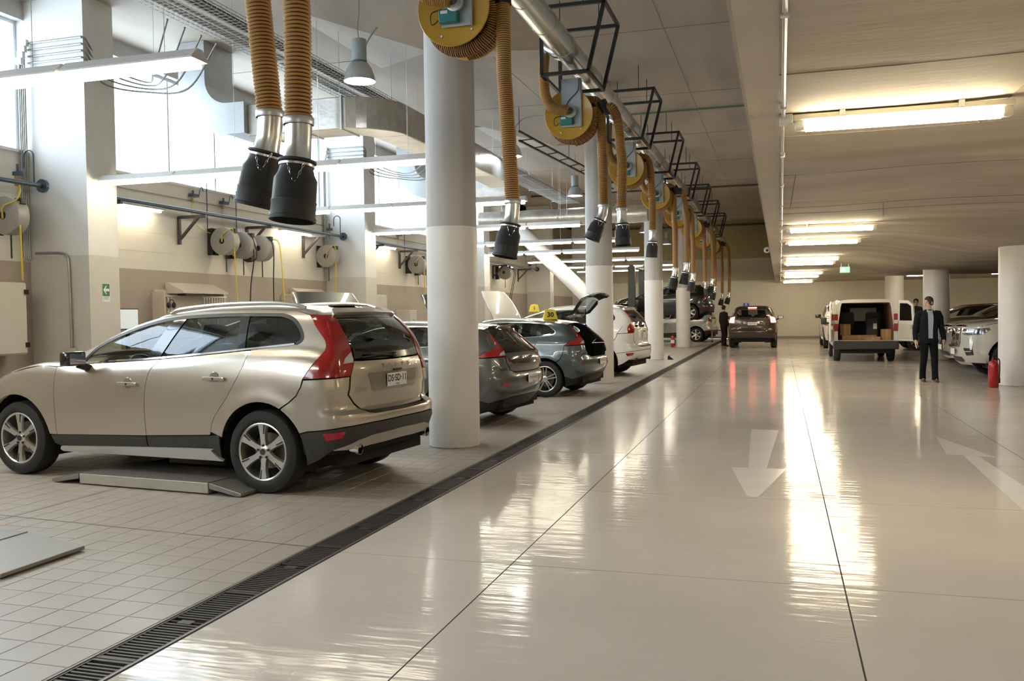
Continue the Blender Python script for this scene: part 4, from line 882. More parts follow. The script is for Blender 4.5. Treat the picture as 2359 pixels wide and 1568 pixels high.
    for s in (1,-1):
        for hx, hz in ((1.36,.86),(.42,.90)):
            yy = s*float(S.solve(*S.rays([(hx,hz)],'side'))[0][1]); obj('door_handle', rbox(MB(), (hx,yy+s*.02,hz), (.21,.02,.03)), pt, t, smooth=True)
        mr = obj('door_mirror', rbox(MB(), (1.80,s*.99,1.06), (.11,.2,.12)), pt, t, smooth=True); obj('mirror_foot', MB().bar((1.82,s*.84,1.0),(1.82,s*.92,1.02),.06,.05), M_blk, mr)
    side_pair(S, t, 'inner_shell', M_inner, [(2.2,.93),(1.28,.98),(.2,1.03),(-.25,1.0),(-.40,.9),(-.42,.5)]+archpts(0,AZ,.405,150,12)+[(.5,.25),(2.2,.25)]+archpts(AX,AZ,.405,172,12)+[(3.05,.45),(3.0,.7)], .1, lift=-.022, gap=0, skirt=0)
    if not gate_open: wrap_full(S, t, 'rear_inner_shell', M_inner, [(-.40,.35),R_(0,.35),R_(0,.95),R_(.6,.95),(-.40,1.2)], RP, .08, lift=-.022, gap=0, skirt=0)
    obj('floor_pan', MB().box((-.60,-.62,.20),(3.1,.62,.30)).box((.42,-.80,.20),(2.2,.80,.30)), M_inner, t)
    wells(t, ((0,AZ),(AX,AZ)), .40, .85)
    for x in (0,AX):
        for s in (1,-1): wheel(t, x, s*.775, .33, .235, .225, 5 if True else 6, 'pair', s, lo=True)
    interior(t, 1.2, .35, .48, .70, 2.1, .95)
    return t
P_grey = paint('paint_grey', (.125,.13,.125), .55, .3); P_blueg = paint('paint_bluegrey', (.105,.13,.14), .55, .28)
P_white = paint('paint_white', (.80,.78,.73), 0., .3); P_brown = paint('paint_brown', (.075,.048,.032), .4, .35); P_black = paint('paint_black', (.012,.012,.014), .2, .3)
P_silver = paint('paint_silver', (.52,.52,.50), .6, .3); P_taupe = paint('paint_taupe', (.30,.255,.19), .6, .35); P_maroon = paint('paint_maroon', (.10,.022,.018), .3, .35)
P_wsilver = paint('paint_whitesilver', (.62,.61,.585), .35, .3)
car_v('grey hatchback with closed tailgate and raised bonnet, half hidden by the first round column', (-4.14,12.05,0), YAW, P_grey, 0, 1.38, '-')
v2 = car_v('blue-grey hatchback with its tailgate raised and a numbered yellow cone on its roof', (-4.0,16.45,0), YAW, P_blueg, 1.62, 1.45, '-')
car_xc('offroad_car', 'white tall estate car with raised bonnet, behind the second round column', (-4.02,21.6,0), YAW, P_white, (1.07,1.03,1.03), q=2, bonnet=1.3, clad=False, slim=True)
car_xc('offroad_car', 'dark brown off-road car with glowing brake lights driving down the lane', (-1.07,37.9,0), PI/2, P_brown, (1.04,1.06,1.05), block=True, lit=6, q=2, rails=False, txt='-')
bk0 = car_xc('offroad_car', 'black off-road car raised high on the two-post lift', (-3.75,41.0,1.12), YAW, P_black, (1.0,1.0,.98), block=True, q=2.5, rails=False)
fr0 = car_xc('offroad_car', 'pale silver off-road car with chrome grille parked nose out beside the walking man', (8.15,24.0,0), PI, P_wsilver, (1.02,1.06,1.06), q=1.8, front=True, clad=False)
def recar(root, label, loc, rot, scale, old, new):
    r = dup(root, loc, rot, label); r.scale = scale
    for o in [c for c in r.children]+[g_ for c in r.children for g_ in c.children]:
        if o.type == 'MESH' and any(m_ == old for m_ in o.data.materials):
            o.data = o.data.copy()
            for i_, m_ in enumerate(o.data.materials):
                if m_ == old: o.data.materials[i_] = new
    return r
recar(bk0, 'silver off-road car on the floor beyond the raised black one', (-3.9,45.6,0), YAW, (1,1,1), P_black, P_silver)
RY_ = .05
def bay(nx, ny, k): return (nx+3.87*k*math.cos(RY_), ny+3.87*k*math.sin(RY_), 0)
RB = PI+RY_
fr0.location = bay(3.62,21.6,1.03); fr0.rotation_euler = (0,0,RB); fr0.scale = (1.03,1.05,1.13)
P_dkg = paint('paint_darkgrey',(.10,.10,.105),.5,.3)
recar(fr0, 'graphite estate car with chrome grille parked behind the pale silver one', bay(3.85,24.7,1), RB, (1.0,1.02,1.08), P_wsilver, paint('paint_graphite',(.20,.20,.195),.5,.3))
recar(fr0, 'taupe estate car parked just beyond the second right-hand column', bay(4.50,30.9,1), RB, (1.0,1.02,1.12), P_wsilver, P_taupe)
recar(fr0, 'dark grey car with front plate showing past the near right-hand column', bay(3.72,16.4,1), PI+.26, (1.0,1.0,1.0), P_wsilver, P_dkg)
recar(fr0, 'maroon car parked beyond the open white van', bay(3.8,35.9,1), RB, (1.0,1.0,1.0), P_wsilver, P_maroon)
recar(fr0, 'black car parked beyond the taupe car', bay(4.8,33.6,1), RB, (1.0,1.0,1.05), P_wsilver, P_black)
recar(fr0, 'white off-road car standing ahead of the open van', (2.55,40.2,0), -PI/2, (1.04,1.04,1.08), P_wsilver, P_white)
# ================================================================ exhaust extraction: duct, frames, reels, hoses
M_ochre = mat('hose_ochre', (.50,.27,.07), .5, var=.08, vscale=6); M_groove = mat('hose_groove', (.075,.028,.010), .7)
M_yel = mat('reel_yellow', (.52,.30,.035), .42, var=.07, vscale=3, coat=.3, crough=.25)
M_fr = mat('frame_black', (.012,.012,.012), .5); M_plt = mat('reel_plate', (.40,.45,.48), .42, metal=.3, var=.06, vscale=4)
M_teal = mat('motor_teal', (.02,.17,.17), .4); M_rub = mat('rubber_black', (.016,.017,.019), .55, bump=.1, bscale=40)
M_spir = mat('spiral_duct', (.62,.62,.60), .24, metal=.95, var=.05, vscale=3)
M_alu = mat('nozzle_aluminium', (.66,.65,.63), .25, metal=.95)
def hose(name, path, r, parent, pitch=.021, n=16, k=4):
    P = [Vector(p) for p in path]; D = [0]
    for a, b in zip(P, P[1:]): D.append(D[-1]+(b-a).length)
    N = max(2, int(D[-1]/pitch)); st = D[-1]/(N*k); pts = []; R = []; j = 0
    for i in range(N*k+1):
        s = min(i*st, D[-1])
        while j < len(D)-2 and D[j+1] < s: j += 1
        f = (s-D[j])/max(1e-9, D[j+1]-D[j]); pts.append(P[j].lerp(P[j+1], f)); R.append(r if i % k < k//2 else r*.87)
    mb = MB().tube(pts, R, n, caps=True)
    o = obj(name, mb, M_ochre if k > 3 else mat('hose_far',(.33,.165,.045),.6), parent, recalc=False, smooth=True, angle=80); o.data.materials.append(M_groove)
    idx = []
    for i in range(N*k): idx += [0 if i % k < k//2 or k < 4 else 1]*n
    idx += [0]*(len(o.data.polygons)-len(idx)); o.data.polygons.foreach_set('material_index', idx)
    return o
def nozzle(parent, top, tilt, bend, lo=False):
    """metal neck and flared rubber mouth hanging from the hose end; tilt = direction of the mouth"""
    t = Vector(top); d = Vector(tilt).normalized(); d0 = Vector((0,0,-1)); n = 20 if not lo else 12
    p1 = t+d0*.03; p2 = p1+(d0*.6+d*.4).normalized()*.09; p3 = p2+d*.07; p4 = p3+d*.035
    nk = obj('metal_neck', MB().tube([t+Vector((0,0,.03)), p1, p2, p3, p4], [.072,.072,.070,.074,.088], n), M_alu, parent, smooth=True)
    obj('hose_band', MB().lathe([(.082,0),(.084,.01),(.084,.035),(.080,.04)], t+Vector((0,0,-.01)), (0,0,1), n), M_steel, parent, smooth=True)
    q = p4-d*.02; w = d.orthogonal().normalized()
    obj('rubber_mouth', MB().lathe([(.080,.0),(.104,.0),(.105,.012),(.092,.018),(.091,.045),(.099,.075),(.116,.105),(.119,.22),(.123,.225),(.123,.232),(.120,.24),(.122,.31),(.127,.313),(.126,.33),(.116,.33),(.112,.2),(.08,.06)], q, d, n), M_rub, parent, smooth=True)
    obj('clamp_ring', MB().lathe([(.094,.020),(.097,.022),(.097,.034),(.093,.036)], q, d, n), M_alu, parent, smooth=True)
    if not lo:
        c = q+d*.03; cam_d = Vector((.45,-.87,0)); s_ = Vector((.87,.45,0))
        a = c+cam_d*.10-s_*.045; b = c+cam_d*.10+s_*.045; ch = bez([a, (a+b)/2+d*.10+cam_d*.015, b],6)
        mbc = MB()
        for i, (x, y) in enumerate(zip(ch, ch[1:])):
            u = (y-x); m_ = (x+y)/2; v_ = u.cross(cam_d).normalized() if i % 2 else cam_d
            mbc.tube([m_+u*.6*math.cos(g_)+v_*.005*math.sin(g_) for g_ in [2*PI*h/8 for h in range(8)]], .0016, 4, closed=True)
        obj('safety_chain', mbc, M_chrome, parent)
RY = [3.55,8.34,13.23,18.4,22.9,27.7,32.4,37.2,42.0]
ORD = ['out past the ceiling edge','first','second','third','fourth','fifth','sixth','seventh','eighth']
DX, DZ, DR = -2.84, 5.2, .165
dt = thing('extraction_duct', 'long shiny spiral duct running above the yellow hose reels', 'duct')
obj('duct_pipe', MB().tube([(DX,YN+.05,DZ),(DX,YB-2,DZ)], DR, 28, caps=True), M_spir, dt, smooth=True)
for k in range(46):
    y = 2+k*1.0; obj('seam_ring', MB().lathe([(DR+.001,0),(DR+.006,.004),(DR+.006,.012),(DR+.001,.016)], (DX,y,DZ), (0,1,0), 24), M_spir, dt, smooth=True)
for i, ry in enumerate(RY):
    far = i >= 4
    # hanging frame
    fy0, fy1 = ry-.67, ry+.47; xl, xrb, xrt, zb, zt = -3.28, -2.60, -2.36, 4.96, 5.92
    fr = thing('duct_frame', 'black steel hanger frame around the spiral duct, over the %s hose reel' % (ORD[i] if i else 'nearest'), 'frame', (0,0,0), 0, 'duct hanger frames')
    for y in (fy0, fy1):
        obj('post', MB().bar((xrb,y,zb),(xrt,y,zt),.05), M_fr, fr); obj('post', MB().bar((xl,y,zb),(xl,y,zt),.05), M_fr, fr)
        obj('crossbar', MB().bar((xl,y,zb),(xrb+.02,y,zb),.05), M_fr, fr); obj('crossbar', MB().bar((xl,y,zt),(xrt+.02,y,zt),.05), M_fr, fr)
        obj('hanger_rod', MB().cyl((xl,y,zt),(xl,y,CZ),.008,6), M_fr, fr); obj('hanger_rod', MB().cyl((xrt-.3,y,zt),(xrt-.3,y,CZ),.008,6), M_fr, fr)
    for (x, z) in ((xrb,zb),(xrt,zt),(xl,zb)): obj('rail', MB().bar((x,fy0,z),(x,fy1,z),.045), M_fr, fr)
    # reel
    rz = 4.47; rx = -3.0
    t = thing('exhaust_reel', 'yellow exhaust hose reel, %s along the duct' % ('above and before the two big nozzles' if i == 0 else ORD[i]+' in view'), 'hose reel', (rx,ry,rz), 0, 'exhaust hose reels')
    n = 40 if not far else 24
    obj('flange', MB().lathe([(0,-.20),(.355,-.20),(.362,-.205),(.368,-.195),(.365,-.185),(.355,-.182),(0,-.182)], axis=(0,1,0), n=n), M_yel, t, smooth=True)
    obj('flange', MB().lathe([(0,.30),(.355,.30),(.366,.305),(.366,.32),(.355,.32),(0,.32)], axis=(0,1,0), n=n), M_yel, t, smooth=True)
    obj('drum', MB().lathe([(.27,-.19),(.27,.31)], axis=(0,1,0), n=n), mat('drum_steel',(.42,.40,.36),.35,metal=.8), t, smooth=True)
    a = bez([(.335*math.cos(q), .02+.17*(j/26), .335*math.sin(q)) for j, q in enumerate([math.radians(20-18*k2) for k2 in range(27)])], 3)
    hose('wound_hose', a, .068, t, .021 if not far else .05, 14 if not far else 10, 4 if i < 3 else 2)
    obj('plate', MB().prism([(-.14,-.19),(.155,-.19),(.17,.52),(-.13,.52),(-.13,.14),(-.12,.0)], (.03,-.235,0), (1,0,0), (0,0,1), (0,.012,0)), M_plt, t)
    obj('plate_flange', MB().box((.19,-.235,-.19),(.20,-.16,.50)), M_plt, t)
    mo = obj('motor', MB().box((-.115,-.31,-.165),(.08,-.235,-.04)), M_teal, t, bevel=.012)
    obj('motor_label', MB().box((-.09,-.313,-.085),(-.02,-.309,-.055)), M_lampw, mo)
    obj('hub_joint', MB().lathe([(.055,0),(.055,.05),(.09,.06),(.09,.09),(.05,.1),(.05,.12)], (.05,-.37,.02), (0,1,0), 20), mat('hub_grey',(.5,.52,.53),.35,metal=.6), t, smooth=True)
    obj('cable', MB().tube(bez([(-.1,-.25,-.02),(-.2,-.27,-.06),(-.19,-.28,-.17),(-.1,-.3,-.13)],5), .006, 6), M_fr, t, smooth=True)
    obj('cable', MB().tube(bez([(.17,-.25,.5),(.15,-.25,.33),(.02,-.25,.2),(-.02,-.25,.12)],5), .006, 6), M_fr, t, smooth=True)
    for b_ in (60,160,245,310): obj('bolt', MB().cyl((.29*math.cos(math.radians(b_)),-.21,.29*math.sin(math.radians(b_))),(.29*math.cos(math.radians(b_)),-.198,.29*math.sin(math.radians(b_))),.012,8), M_steel, t)
    # feed from the duct to the hub
    fd = bez([(-.33,-.30,.92),(-.34,-.34,.62),(-.31,-.37,.28),(-.20,-.38,.08),(.03,-.385,.02)],10)
    hose('feed_hose', fd, .078, t, .019 if not far else .05, 14 if not far else 10, 4 if i < 3 else 2)
    obj('feed_branch', MB().tube([(.10,.05,.74),(-.16,-.16,.82+.06),(-.30,-.28,1.02),(-.33,-.30,.95),(-.33,-.30,.88)][::1] if False else [(.12,-.62,.80),(-.05,-.52,.86),(-.24,-.36,.92+.08),(-.325,-.305,1.0),(-.33,-.30,.88)], [.15,.14,.11,.085,.082], 18), M_spir, t, smooth=True)
    # drop hoses
    hx = rx+.455
    spec = {0:[((-.31,.81),(2.69,),(-.24,-.02,-.95)),((.46-.0,.85),(2.57,),(-.05,-.1,-.98))], 1:[((0,.02),(2.60,),(-.16,-.1,-.95))], 2:[((0,.1),(3.12,),(-.40,-.1,-.9)),((.26,.14),(3.06,),(.04,-.05,-1))],
            3:[((.02,.2),(3.19,),(-.06,0,-1))], 4:[((-.02,.2),(2.62,),(-.2,0,-1)),((.25,.3),(2.74,),(-.2,0,-1))], 5:[((0,.1),(2.66,),(-.2,0,-1))], 6:[((-.02,.1),(2.55,),(.3,0,-1)),((.24,.2),(2.65,),(-.3,0,-1))], 7:[((0,.1),(2.5,),(-.3,0,-1))], 8:[((0,.1),(2.3,),(-.2,0,-1)),((.3,.2),(2.35,),(-.3,0,-1))]}[i]
    for j, ((dx, dy), (ze,), tl) in enumerate(spec):
        if i == 0: X, Y = (-2.84,4.60) if j == 0 else (-2.50,4.33)
        else: X, Y = hx+dx, ry+dy
        a0 = math.radians(48)
        st_ = (rx+.335*math.cos(a0), ry+.05, rz+.335*math.sin(a0))
        sw = .0 if i == 1 else (.03 if i == 2 else 0)
        if j == 0: path = [st_, (rx+.39, ry+.06+(Y-ry)*.3, rz+.20), (X-.02+sw*.0, Y, rz-.12), (X-.02+sw*.2, Y, rz-.55), (X+sw*-.3, Y, (rz+ze)/2), (X+(.05 if i == 1 else 0), Y, ze)]
        else: path = [(hx+.02,ry+.1,rz+.1), (hx+dx*.6, (ry+Y)/2, rz+.10), (X-.03, Y, rz-.12), (X, Y, rz-.5), (X+.02, Y, (rz+ze)/2), (X+.01, Y, ze)]
        if i == 0: path = [(X-.12,Y-.3,rz+.2),(X-.08-.06*(1-j),Y,rz-.3),(X-.06*(1-j),Y,3.3),(X,Y,ze)]
        hs = thing('exhaust_hose', 'x', 'hose', (0,0,0), 0, 'hanging exhaust hoses')
        pos = ['above the beige car','before the first round column','before the second round column','before the third round column','fourth along the duct','fifth along the duct','sixth along the duct','seventh along the duct','last before the far wall'][i]
        nm = 'ribbed ochre exhaust hose hanging '+pos
        if len(spec) == 2: nm += (', tilted one of the pair' if j == 0 else ', straighter one of the pair') if i in (0,2) else (', lower one of the pair' if j == 0 else ', higher one of the pair')
        hs['label'] = nm
        hose('ribbed_hose', bez(path, 10), .0745, hs, .021 if i < 4 else .04, 18 if i < 3 else 12, 4 if i < 4 else 2)
        nozzle(hs, (path[-1][0], path[-1][1], ze), tl, 0, lo=i > 3)
        if j == 0 and len(spec) == 2 and i: obj('splitter', MB().tube([(hx-.02,ry+.08,rz+.22),(hx+.06,ry+.09,rz+.05)],.085,14).tube([(hx+.03,ry+.09,rz+.10),(hx+.16,ry+.11,rz+.11)],.085,14), M_rub, hs, smooth=True)
        elif i == 1: obj('hose_collar', MB().lathe([(.08,0),(.083,.01),(.083,.05),(.08,.06)], (X-.02,Y,rz+.05), (0,0,1), 18), M_rub, hs, smooth=True)
# ================================================================ ventilation and cables in the workshop
M_foil = mat('foil_wrap', (.62,.60,.56), .33, metal=.8, var=.12, vscale=5, bump=.5, bscale=7); M_sheet = mat('sheet_duct', (.50,.52,.53), .42, metal=.7, var=.08, vscale=2)
def rduct(mb, path, ups, w, h):
    rings = []
    for i, p in enumerate(path):
        a = Vector(path[max(0,i-1)]); b = Vector(path[min(len(path)-1,i+1)]); d = (b-a).normalized(); u = Vector(ups[i]).normalized(); s = d.cross(u).normalized(); u = s.cross(d)
        rings.append([Vector(p)+s*x*w/2+u*y*h/2 for x, y in ((-1,-1),(1,-1),(1,1),(-1,1))])
    return mb.loft(rings)
rd = thing('air_duct', 'rectangular sheet-metal air duct with elbows hung under the workshop ceiling', 'duct')
c1 = [(-9.95,14,6.395),(-9.95,14,5.75)]+[tuple(p) for p in arc((-9.25,14,5.70),.70,PI,1.5*PI,8)]+[(-8.9,14,5.0)]
obj('drop_elbow', rduct(MB(), c1, [(0,1,0)]*len(c1), .52, .8) if False else rduct(MB(), c1, [(0,-1,0)]*len(c1), .54, .85), M_sheet, rd)
c2 = [(-8.9,14,4.96),(-7.2,14,4.96)]+[tuple(p) for p in arc((-7.2,14.6,4.96),.6,-PI/2,0,8,(1,0,0),(0,1,0))]
obj('foil_run', rduct(MB(), c2, [(0,0,1)]*len(c2), .62, .54), M_foil, rd, bevel=.03)
obj('long_run', rduct(MB(), [(-6.6,14.6,4.96),(-6.6,19.5,4.96)], [(0,0,1)]*2, .62, .54), M_foil, rd, bevel=.02)
obj('reducer', rduct(MB(), [(-6.6,19.5,4.96),(-6.7,21.5,4.96)], [(0,0,1)]*2, .60, .50), M_sheet, rd)
for x in (-8.6,-7.8,-7.1): obj('duct_flange', MB().box((x,13.66,4.67),(x+.03,14.34,5.25)), M_sheet, rd); obj('hanger_rod', MB().cyl((x,13.66,5.2),(x,13.66,CZ),.006,6), M_steel, rd)
rd2 = thing('air_duct', 'second sheet-metal air duct dropping behind the first strip lamps near the second pillar', 'duct')
obj('drop_elbow', rduct(MB(), [(x,y+9.4,z) for x,y,z in c1], [(0,-1,0)]*len(c1), .54, .85), M_sheet, rd2); obj('foil_run', rduct(MB(), [(-8.9,23.4,4.96),(-7.0,23.4,4.96)], [(0,0,1)]*2, .62,.54), M_foil, rd2, bevel=.03)
rf = thing('round_foil_duct', 'round foil-wrapped duct crossing behind the second round column', 'duct')
obj('foil_pipe', MB().tube([(-8.9+.4*k,26.3,4.42+.004*math.sin(k*2)) for k in range(14)], [.25+.012*math.sin(k*1.7) for k in range(14)], 20), M_foil, rf, smooth=True)
for x in (-8.2,-6.4,-4.6): obj('strap', MB().lathe([(.268,0),(.268,.03)], (x,26.3,4.42), (1,0,0), 20), M_steel, rf); obj('hanger_rod', MB().cyl((x,26.3,4.66),(x,26.3,CZ),.006,6), M_steel, rf)
# cable tray
ct = thing('cable_tray', 'wire basket cable tray hung below the workshop ceiling', 'cable tray')
x0, x1, zz = -7.5, -6.78, 5.40; mb = MB()
for k in range(9): mb.bar((x0+(x1-x0)*k/8,1.5,zz),(x0+(x1-x0)*k/8,31,zz),.007)
for z in (.05,.1): mb.bar((x0,1.5,zz+z),(x0,31,zz+z),.007); mb.bar((x1,1.5,zz+z),(x1,31,zz+z),.007)
for k in range(295):
    y = 1.5+k*.1; mb.bar((x0,y,zz-.005),(x1,y,zz-.005),.006); mb.bar((x0,y,zz),(x0,y,zz+.1),.006); mb.bar((x1,y,zz),(x1,y,zz+.1),.006)
o = obj('wire_mesh', mb, M_steel, ct); o['kind'] = 'stuff'
for k, (x, r_) in enumerate(((-7.35,.02),(-7.28,.016),(-7.2,.024),(-6.98,.03),(-6.9,.03),(-6.84,.022))): obj('cable', MB().tube([(x+.01*math.sin(j*1.3+k),1.5+j*1.0,zz+.02+r_) for j in range(30)], r_, 6), mat('cable_grey',(.10,.10,.10),.6) if k > 2 else mat('cable_light',(.42,.42,.40),.6), ct, smooth=True)
for y in (3,6,9,12,15,18,21,24,27,30):
    obj('tray_bracket', MB().box((x0-.04,y,zz-.03),(x1+.04,y+.04,zz-.01)), M_steel, ct)
    for x in (x0-.02,x1+.02): obj('hanger_rod', MB().cyl((x,y+.02,zz-.02),(x,y+.02,CZ),.006,6), M_steel, ct)
# drooping cables from the tray to the pillar conduits
for j, (y0, yp) in enumerate(((8.6,11.7),(17.9,21.1))):
    cc = thing('cable_bundle', ['grey cables drooping from the tray to the first white pillar','grey cables drooping from the tray to the second white pillar'][j], 'cables')
    for k in range(4):
        z = 5.75-.10*k
        obj('cable', MB().tube(bez([(x0-.02,y0+1.2+.35*k,5.36),(-8.3,y0+1.9+.25*k,4.98-.03*k),(-9.3,yp-.1,5.15-.05*k),(-9.97,yp-.25,z-.30),(-9.975,yp-.62,z)],8), .014, 6), mat('cable_mid',(.22,.22,.21),.5), cc, smooth=True)
        obj('conduit', MB().tube([(-9.975,yp-.62,z),(-10.0,yp-.665,z),(-11.0,yp-.665,z)], .016, 6), MATS['conduit_grey'], cc, smooth=True)
        obj('conduit', MB().tube([(-11.03+.0,yp-.69-.035*k,z),(-11.05,yp-.69-.035*k,z-.2),(-11.05,yp-.69-.035*k,2.45)], .013, 6), MATS['conduit_grey'], cc, smooth=True)
        obj('conduit_fitting', MB().box((-11.09,yp-.72-.035*k,z-.05),(-10.98,yp-.665-.035*k,z+.05)), M_lampw, cc)
gp = thing('ceiling_pipe', 'thin green pipe crossing the workshop ceiling', 'pipe'); obj('pipe', MB().tube([(-9.8,21.9,6.36),(-.3,21.9,6.36)], .022, 8), mat('pipe_green',(.10,.20,.10),.5), gp, smooth=True)
gp = thing('ceiling_pipe', 'dark sprinkler pipe crossing the ceiling before the far wall', 'pipe'); obj('pipe', MB().tube([(-9.8,35.5,6.33),(-.3,35.5,6.33)], .035, 8), mat('pipe_dark',(.07,.06,.05),.5), gp, smooth=True)
gp = thing('ceiling_pipe', 'long dark pipe along the top of the far wall', 'pipe'); obj('pipe', MB().tube([(-9.8,49.7,6.15),(-.3,49.7,6.15)], .05, 8), MATS['pipe_dark'], gp, smooth=True)
tr = thing('flat_truss', 'dark lattice rail hung under the ceiling beside the bell pendants', 'rail')
for dz in (0,.22): obj('chord', MB().bar((-5.9,20.4,5.62+dz),(-5.3,29.5,5.62+dz),.045), M_fr, tr)
for k in range(9): obj('web', MB().bar((-5.9+.0667*k,20.4+1.01*k,5.62),(-5.9+.0667*(k+1),20.4+1.01*(k+1),5.84),.025), M_fr, tr)
for k in (0,4,8): obj('hanger_rod', MB().cyl((-5.9+.0667*k,20.4+1.01*k,5.8),(-5.9+.0667*k,20.4+1.01*k,CZ),.008,6), M_fr, tr)
# ================================================================ things along the bench wall
M_pipe = mat('air_pipe_blue', (.06,.085,.12), .35, metal=.4); M_brk = mat('bracket_brown', (.06,.045,.042), .5)
M_cab = mat('cabinet_cream', (.62,.58,.51), .45); M_cab2 = mat('board_beige', (.55,.49,.40), .5); M_reelg = mat('reel_grey', (.32,.30,.265), .45)
M_hy = mat('hose_yellow', (.62,.46,.03), .45); M_hk = mat('hose_black', (.015,.015,.015), .5)
XB = XW+.032
for i, (ya, yb, br, l) in enumerate(((2.5,10.75,(3.0,8.0),'blue-grey air pipe on the wall beside the first white pillar, near side'),(12.0,20.3,(12.35,14.62,16.9,19.28),'blue-grey air pipe on brackets between the first and second white pillars'),(21.4,29.5,(22.6,25.0,28.4),'blue-grey air pipe on brackets between the second and third white pillars'),(30.9,39.0,(31.8,34.2,37.8),'blue-grey air pipe beyond the third white pillar'))):
    t = thing('air_pipe', l, 'pipe'); px, pz = -10.52, 3.52
    obj('pipe', MB().tube([(px,ya,pz),(px,yb,pz)], .035, 12), M_pipe, t, smooth=True)
    obj('end_flange', MB().cyl((px,yb-.02,pz),(px,yb+.03,pz),.10,20), M_pipe, t)
    obj('riser', MB().tube([(px,yb-.15,pz+.03),(px,yb-.15,pz+.42)]+[tuple(p) for p in arc((px-.09,yb-.15,pz+.42),.09,0,PI,8)]+[(px-.18,yb-.15,pz+.25)], .012, 8), M_pipe, t, smooth=True)
    obj('valve', MB().cbox((px-.30,yb-.15,pz+.18),(.14,.06,.06)).cyl((px-.30,yb-.15,pz+.2),(px-.30,yb-.15,pz+.32),.02,8), M_pipe, t); obj('regulator_bowl', MB().cyl((px-.32,yb-.15,pz+.0),(px-.32,yb-.15,pz+.16),.03,10), mat('bowl_amber',(.35,.24,.06),.3), t)
    for b in br:
        k = obj('bracket', MB().bar((XB,b,pz-.05),(XB,b,pz-.58),.055).bar((XB,b,pz-.06),(px+.06,b,pz-.06),.055).bar((XB+.02,b,pz-.48),(px-.12,b,pz-.08),.045), M_brk, t)
# wall hose reels
def wreel(y, z, label, hoses, x=-10.72, n=1):
    t = thing('wall_hose_reel', label, 'hose reel', (x,y,z), 0, 'hose reels on the bench wall')
    obj('mount', MB().box((XW-x+.005,-.02,-.27),(-.24,.02,.27)).box((-.27,-.04,-.27),(-.24,.16,.27)), M_fr, t)
    obj('casing', MB().lathe([(0,-.08),(.23,-.08),(.275,-.06),(.28,-.04),(.28,.12),(.275,.14),(.23,.16),(0,.16)], axis=(0,1,0), n=32), M_reelg, t, smooth=True)
    obj('hub', MB().lathe([(0,-.095),(.05,-.095),(.06,-.08)], axis=(0,1,0), n=20), M_fr, t, smooth=True)
    obj('outlet', MB().box((.14,0,.16),(.26,.1,.25)), M_fr, t, bevel=.01); obj('under_pipe', MB().cyl((.02,.04,-.25),(.02,.04,-.62),.012,8), M_fr, t)
    for (hm, pts) in hoses: obj('hose', MB().tube(bez(pts,8), .013, 8), hm, t, smooth=True)
wreel(15.55,3.06,'grey wall hose reel, first of three beside the bracketed pipe',[(M_hy,[(.02,-.1,-.02),(.05,-.12,.12),(.17,-.04,.23),(.22,0,.2),(.235,.0,-.1),(.24,.02,-.6),(.27,.03,-1.35)])])
wreel(16.15,3.02,'grey wall hose reel, middle of three beside the bracketed pipe',[(M_hk,[(.22,.05,.2),(.32,.05,-.1),(.30,.05,-.3),(.1,.05,-.34),(-.02,.05,-.25)]),(M_hk,[(.24,.05,.2),(.26,.05,-.3),(.18,.05,-.8),(.14,.05,-1.35)])])
wreel(16.85,3.0,'grey wall hose reel, last of three with two hanging hoses',[(M_hk,[(.24,.05,.2),(.30,.05,-.1),(.28,.05,-.7),(.28,.05,-1.4)]),(M_hy,[(.24,.09,.2),(.40,.09,.12),(.46,.09,-.3),(.50,.09,-.9),(.53,.09,-1.35)])])
wreel(10.35,3.05,'grey wall hose reel with yellow hose beside the cream cabinet',[(M_hy,[(.02,-.1,-.05),(.06,-.12,.12),(.22,-.06,.2),(.27,-.02,.34),(.22,0,.50)]),(M_hy,[(.22,.0,.2),(.235,.0,-.3),(.25,.0,-.95)])], x=-10.78)
wreel(20.0,3.02,'grey wall hose reel with yellow hose beside the second white pillar',[(M_hy,[(.02,-.1,-.05),(.08,-.12,.1),(.2,-.04,.26),(.24,.0,.1),(.22,.02,-.5),(.22,.02,-1.05)])], x=-10.82)
wreel(25.5,3.08,'grey wall hose reel beyond the second white pillar, with yellow hose',[(M_hy,[(.02,-.1,-.02),(.05,-.12,.12),(.2,-.04,.2),(.235,.0,-.1),(.24,.02,-.6),(.24,.03,-1.2)])])
wreel(26.2,3.05,'dark wall hose reel beyond the second white pillar, with black hoses',[(M_hk,[(.22,.05,.2),(.34,.05,-.1),(.30,.05,-.3),(.1,.05,-.34)]),(M_hk,[(.24,.05,.2),(.26,.05,-.3),(.16,.05,-1.3)])])
wreel(34.6,3.2,'far wall hose reel beyond the third white pillar',[(M_hk,[(.24,.05,.2),(.40,.05,.0),(.30,.05,-.6),(.10,.05,-1.5)]),(M_hk,[(.26,.05,.2),(.46,.05,.0),(.36,.05,-.6),(.18,.05,-1.5)])])
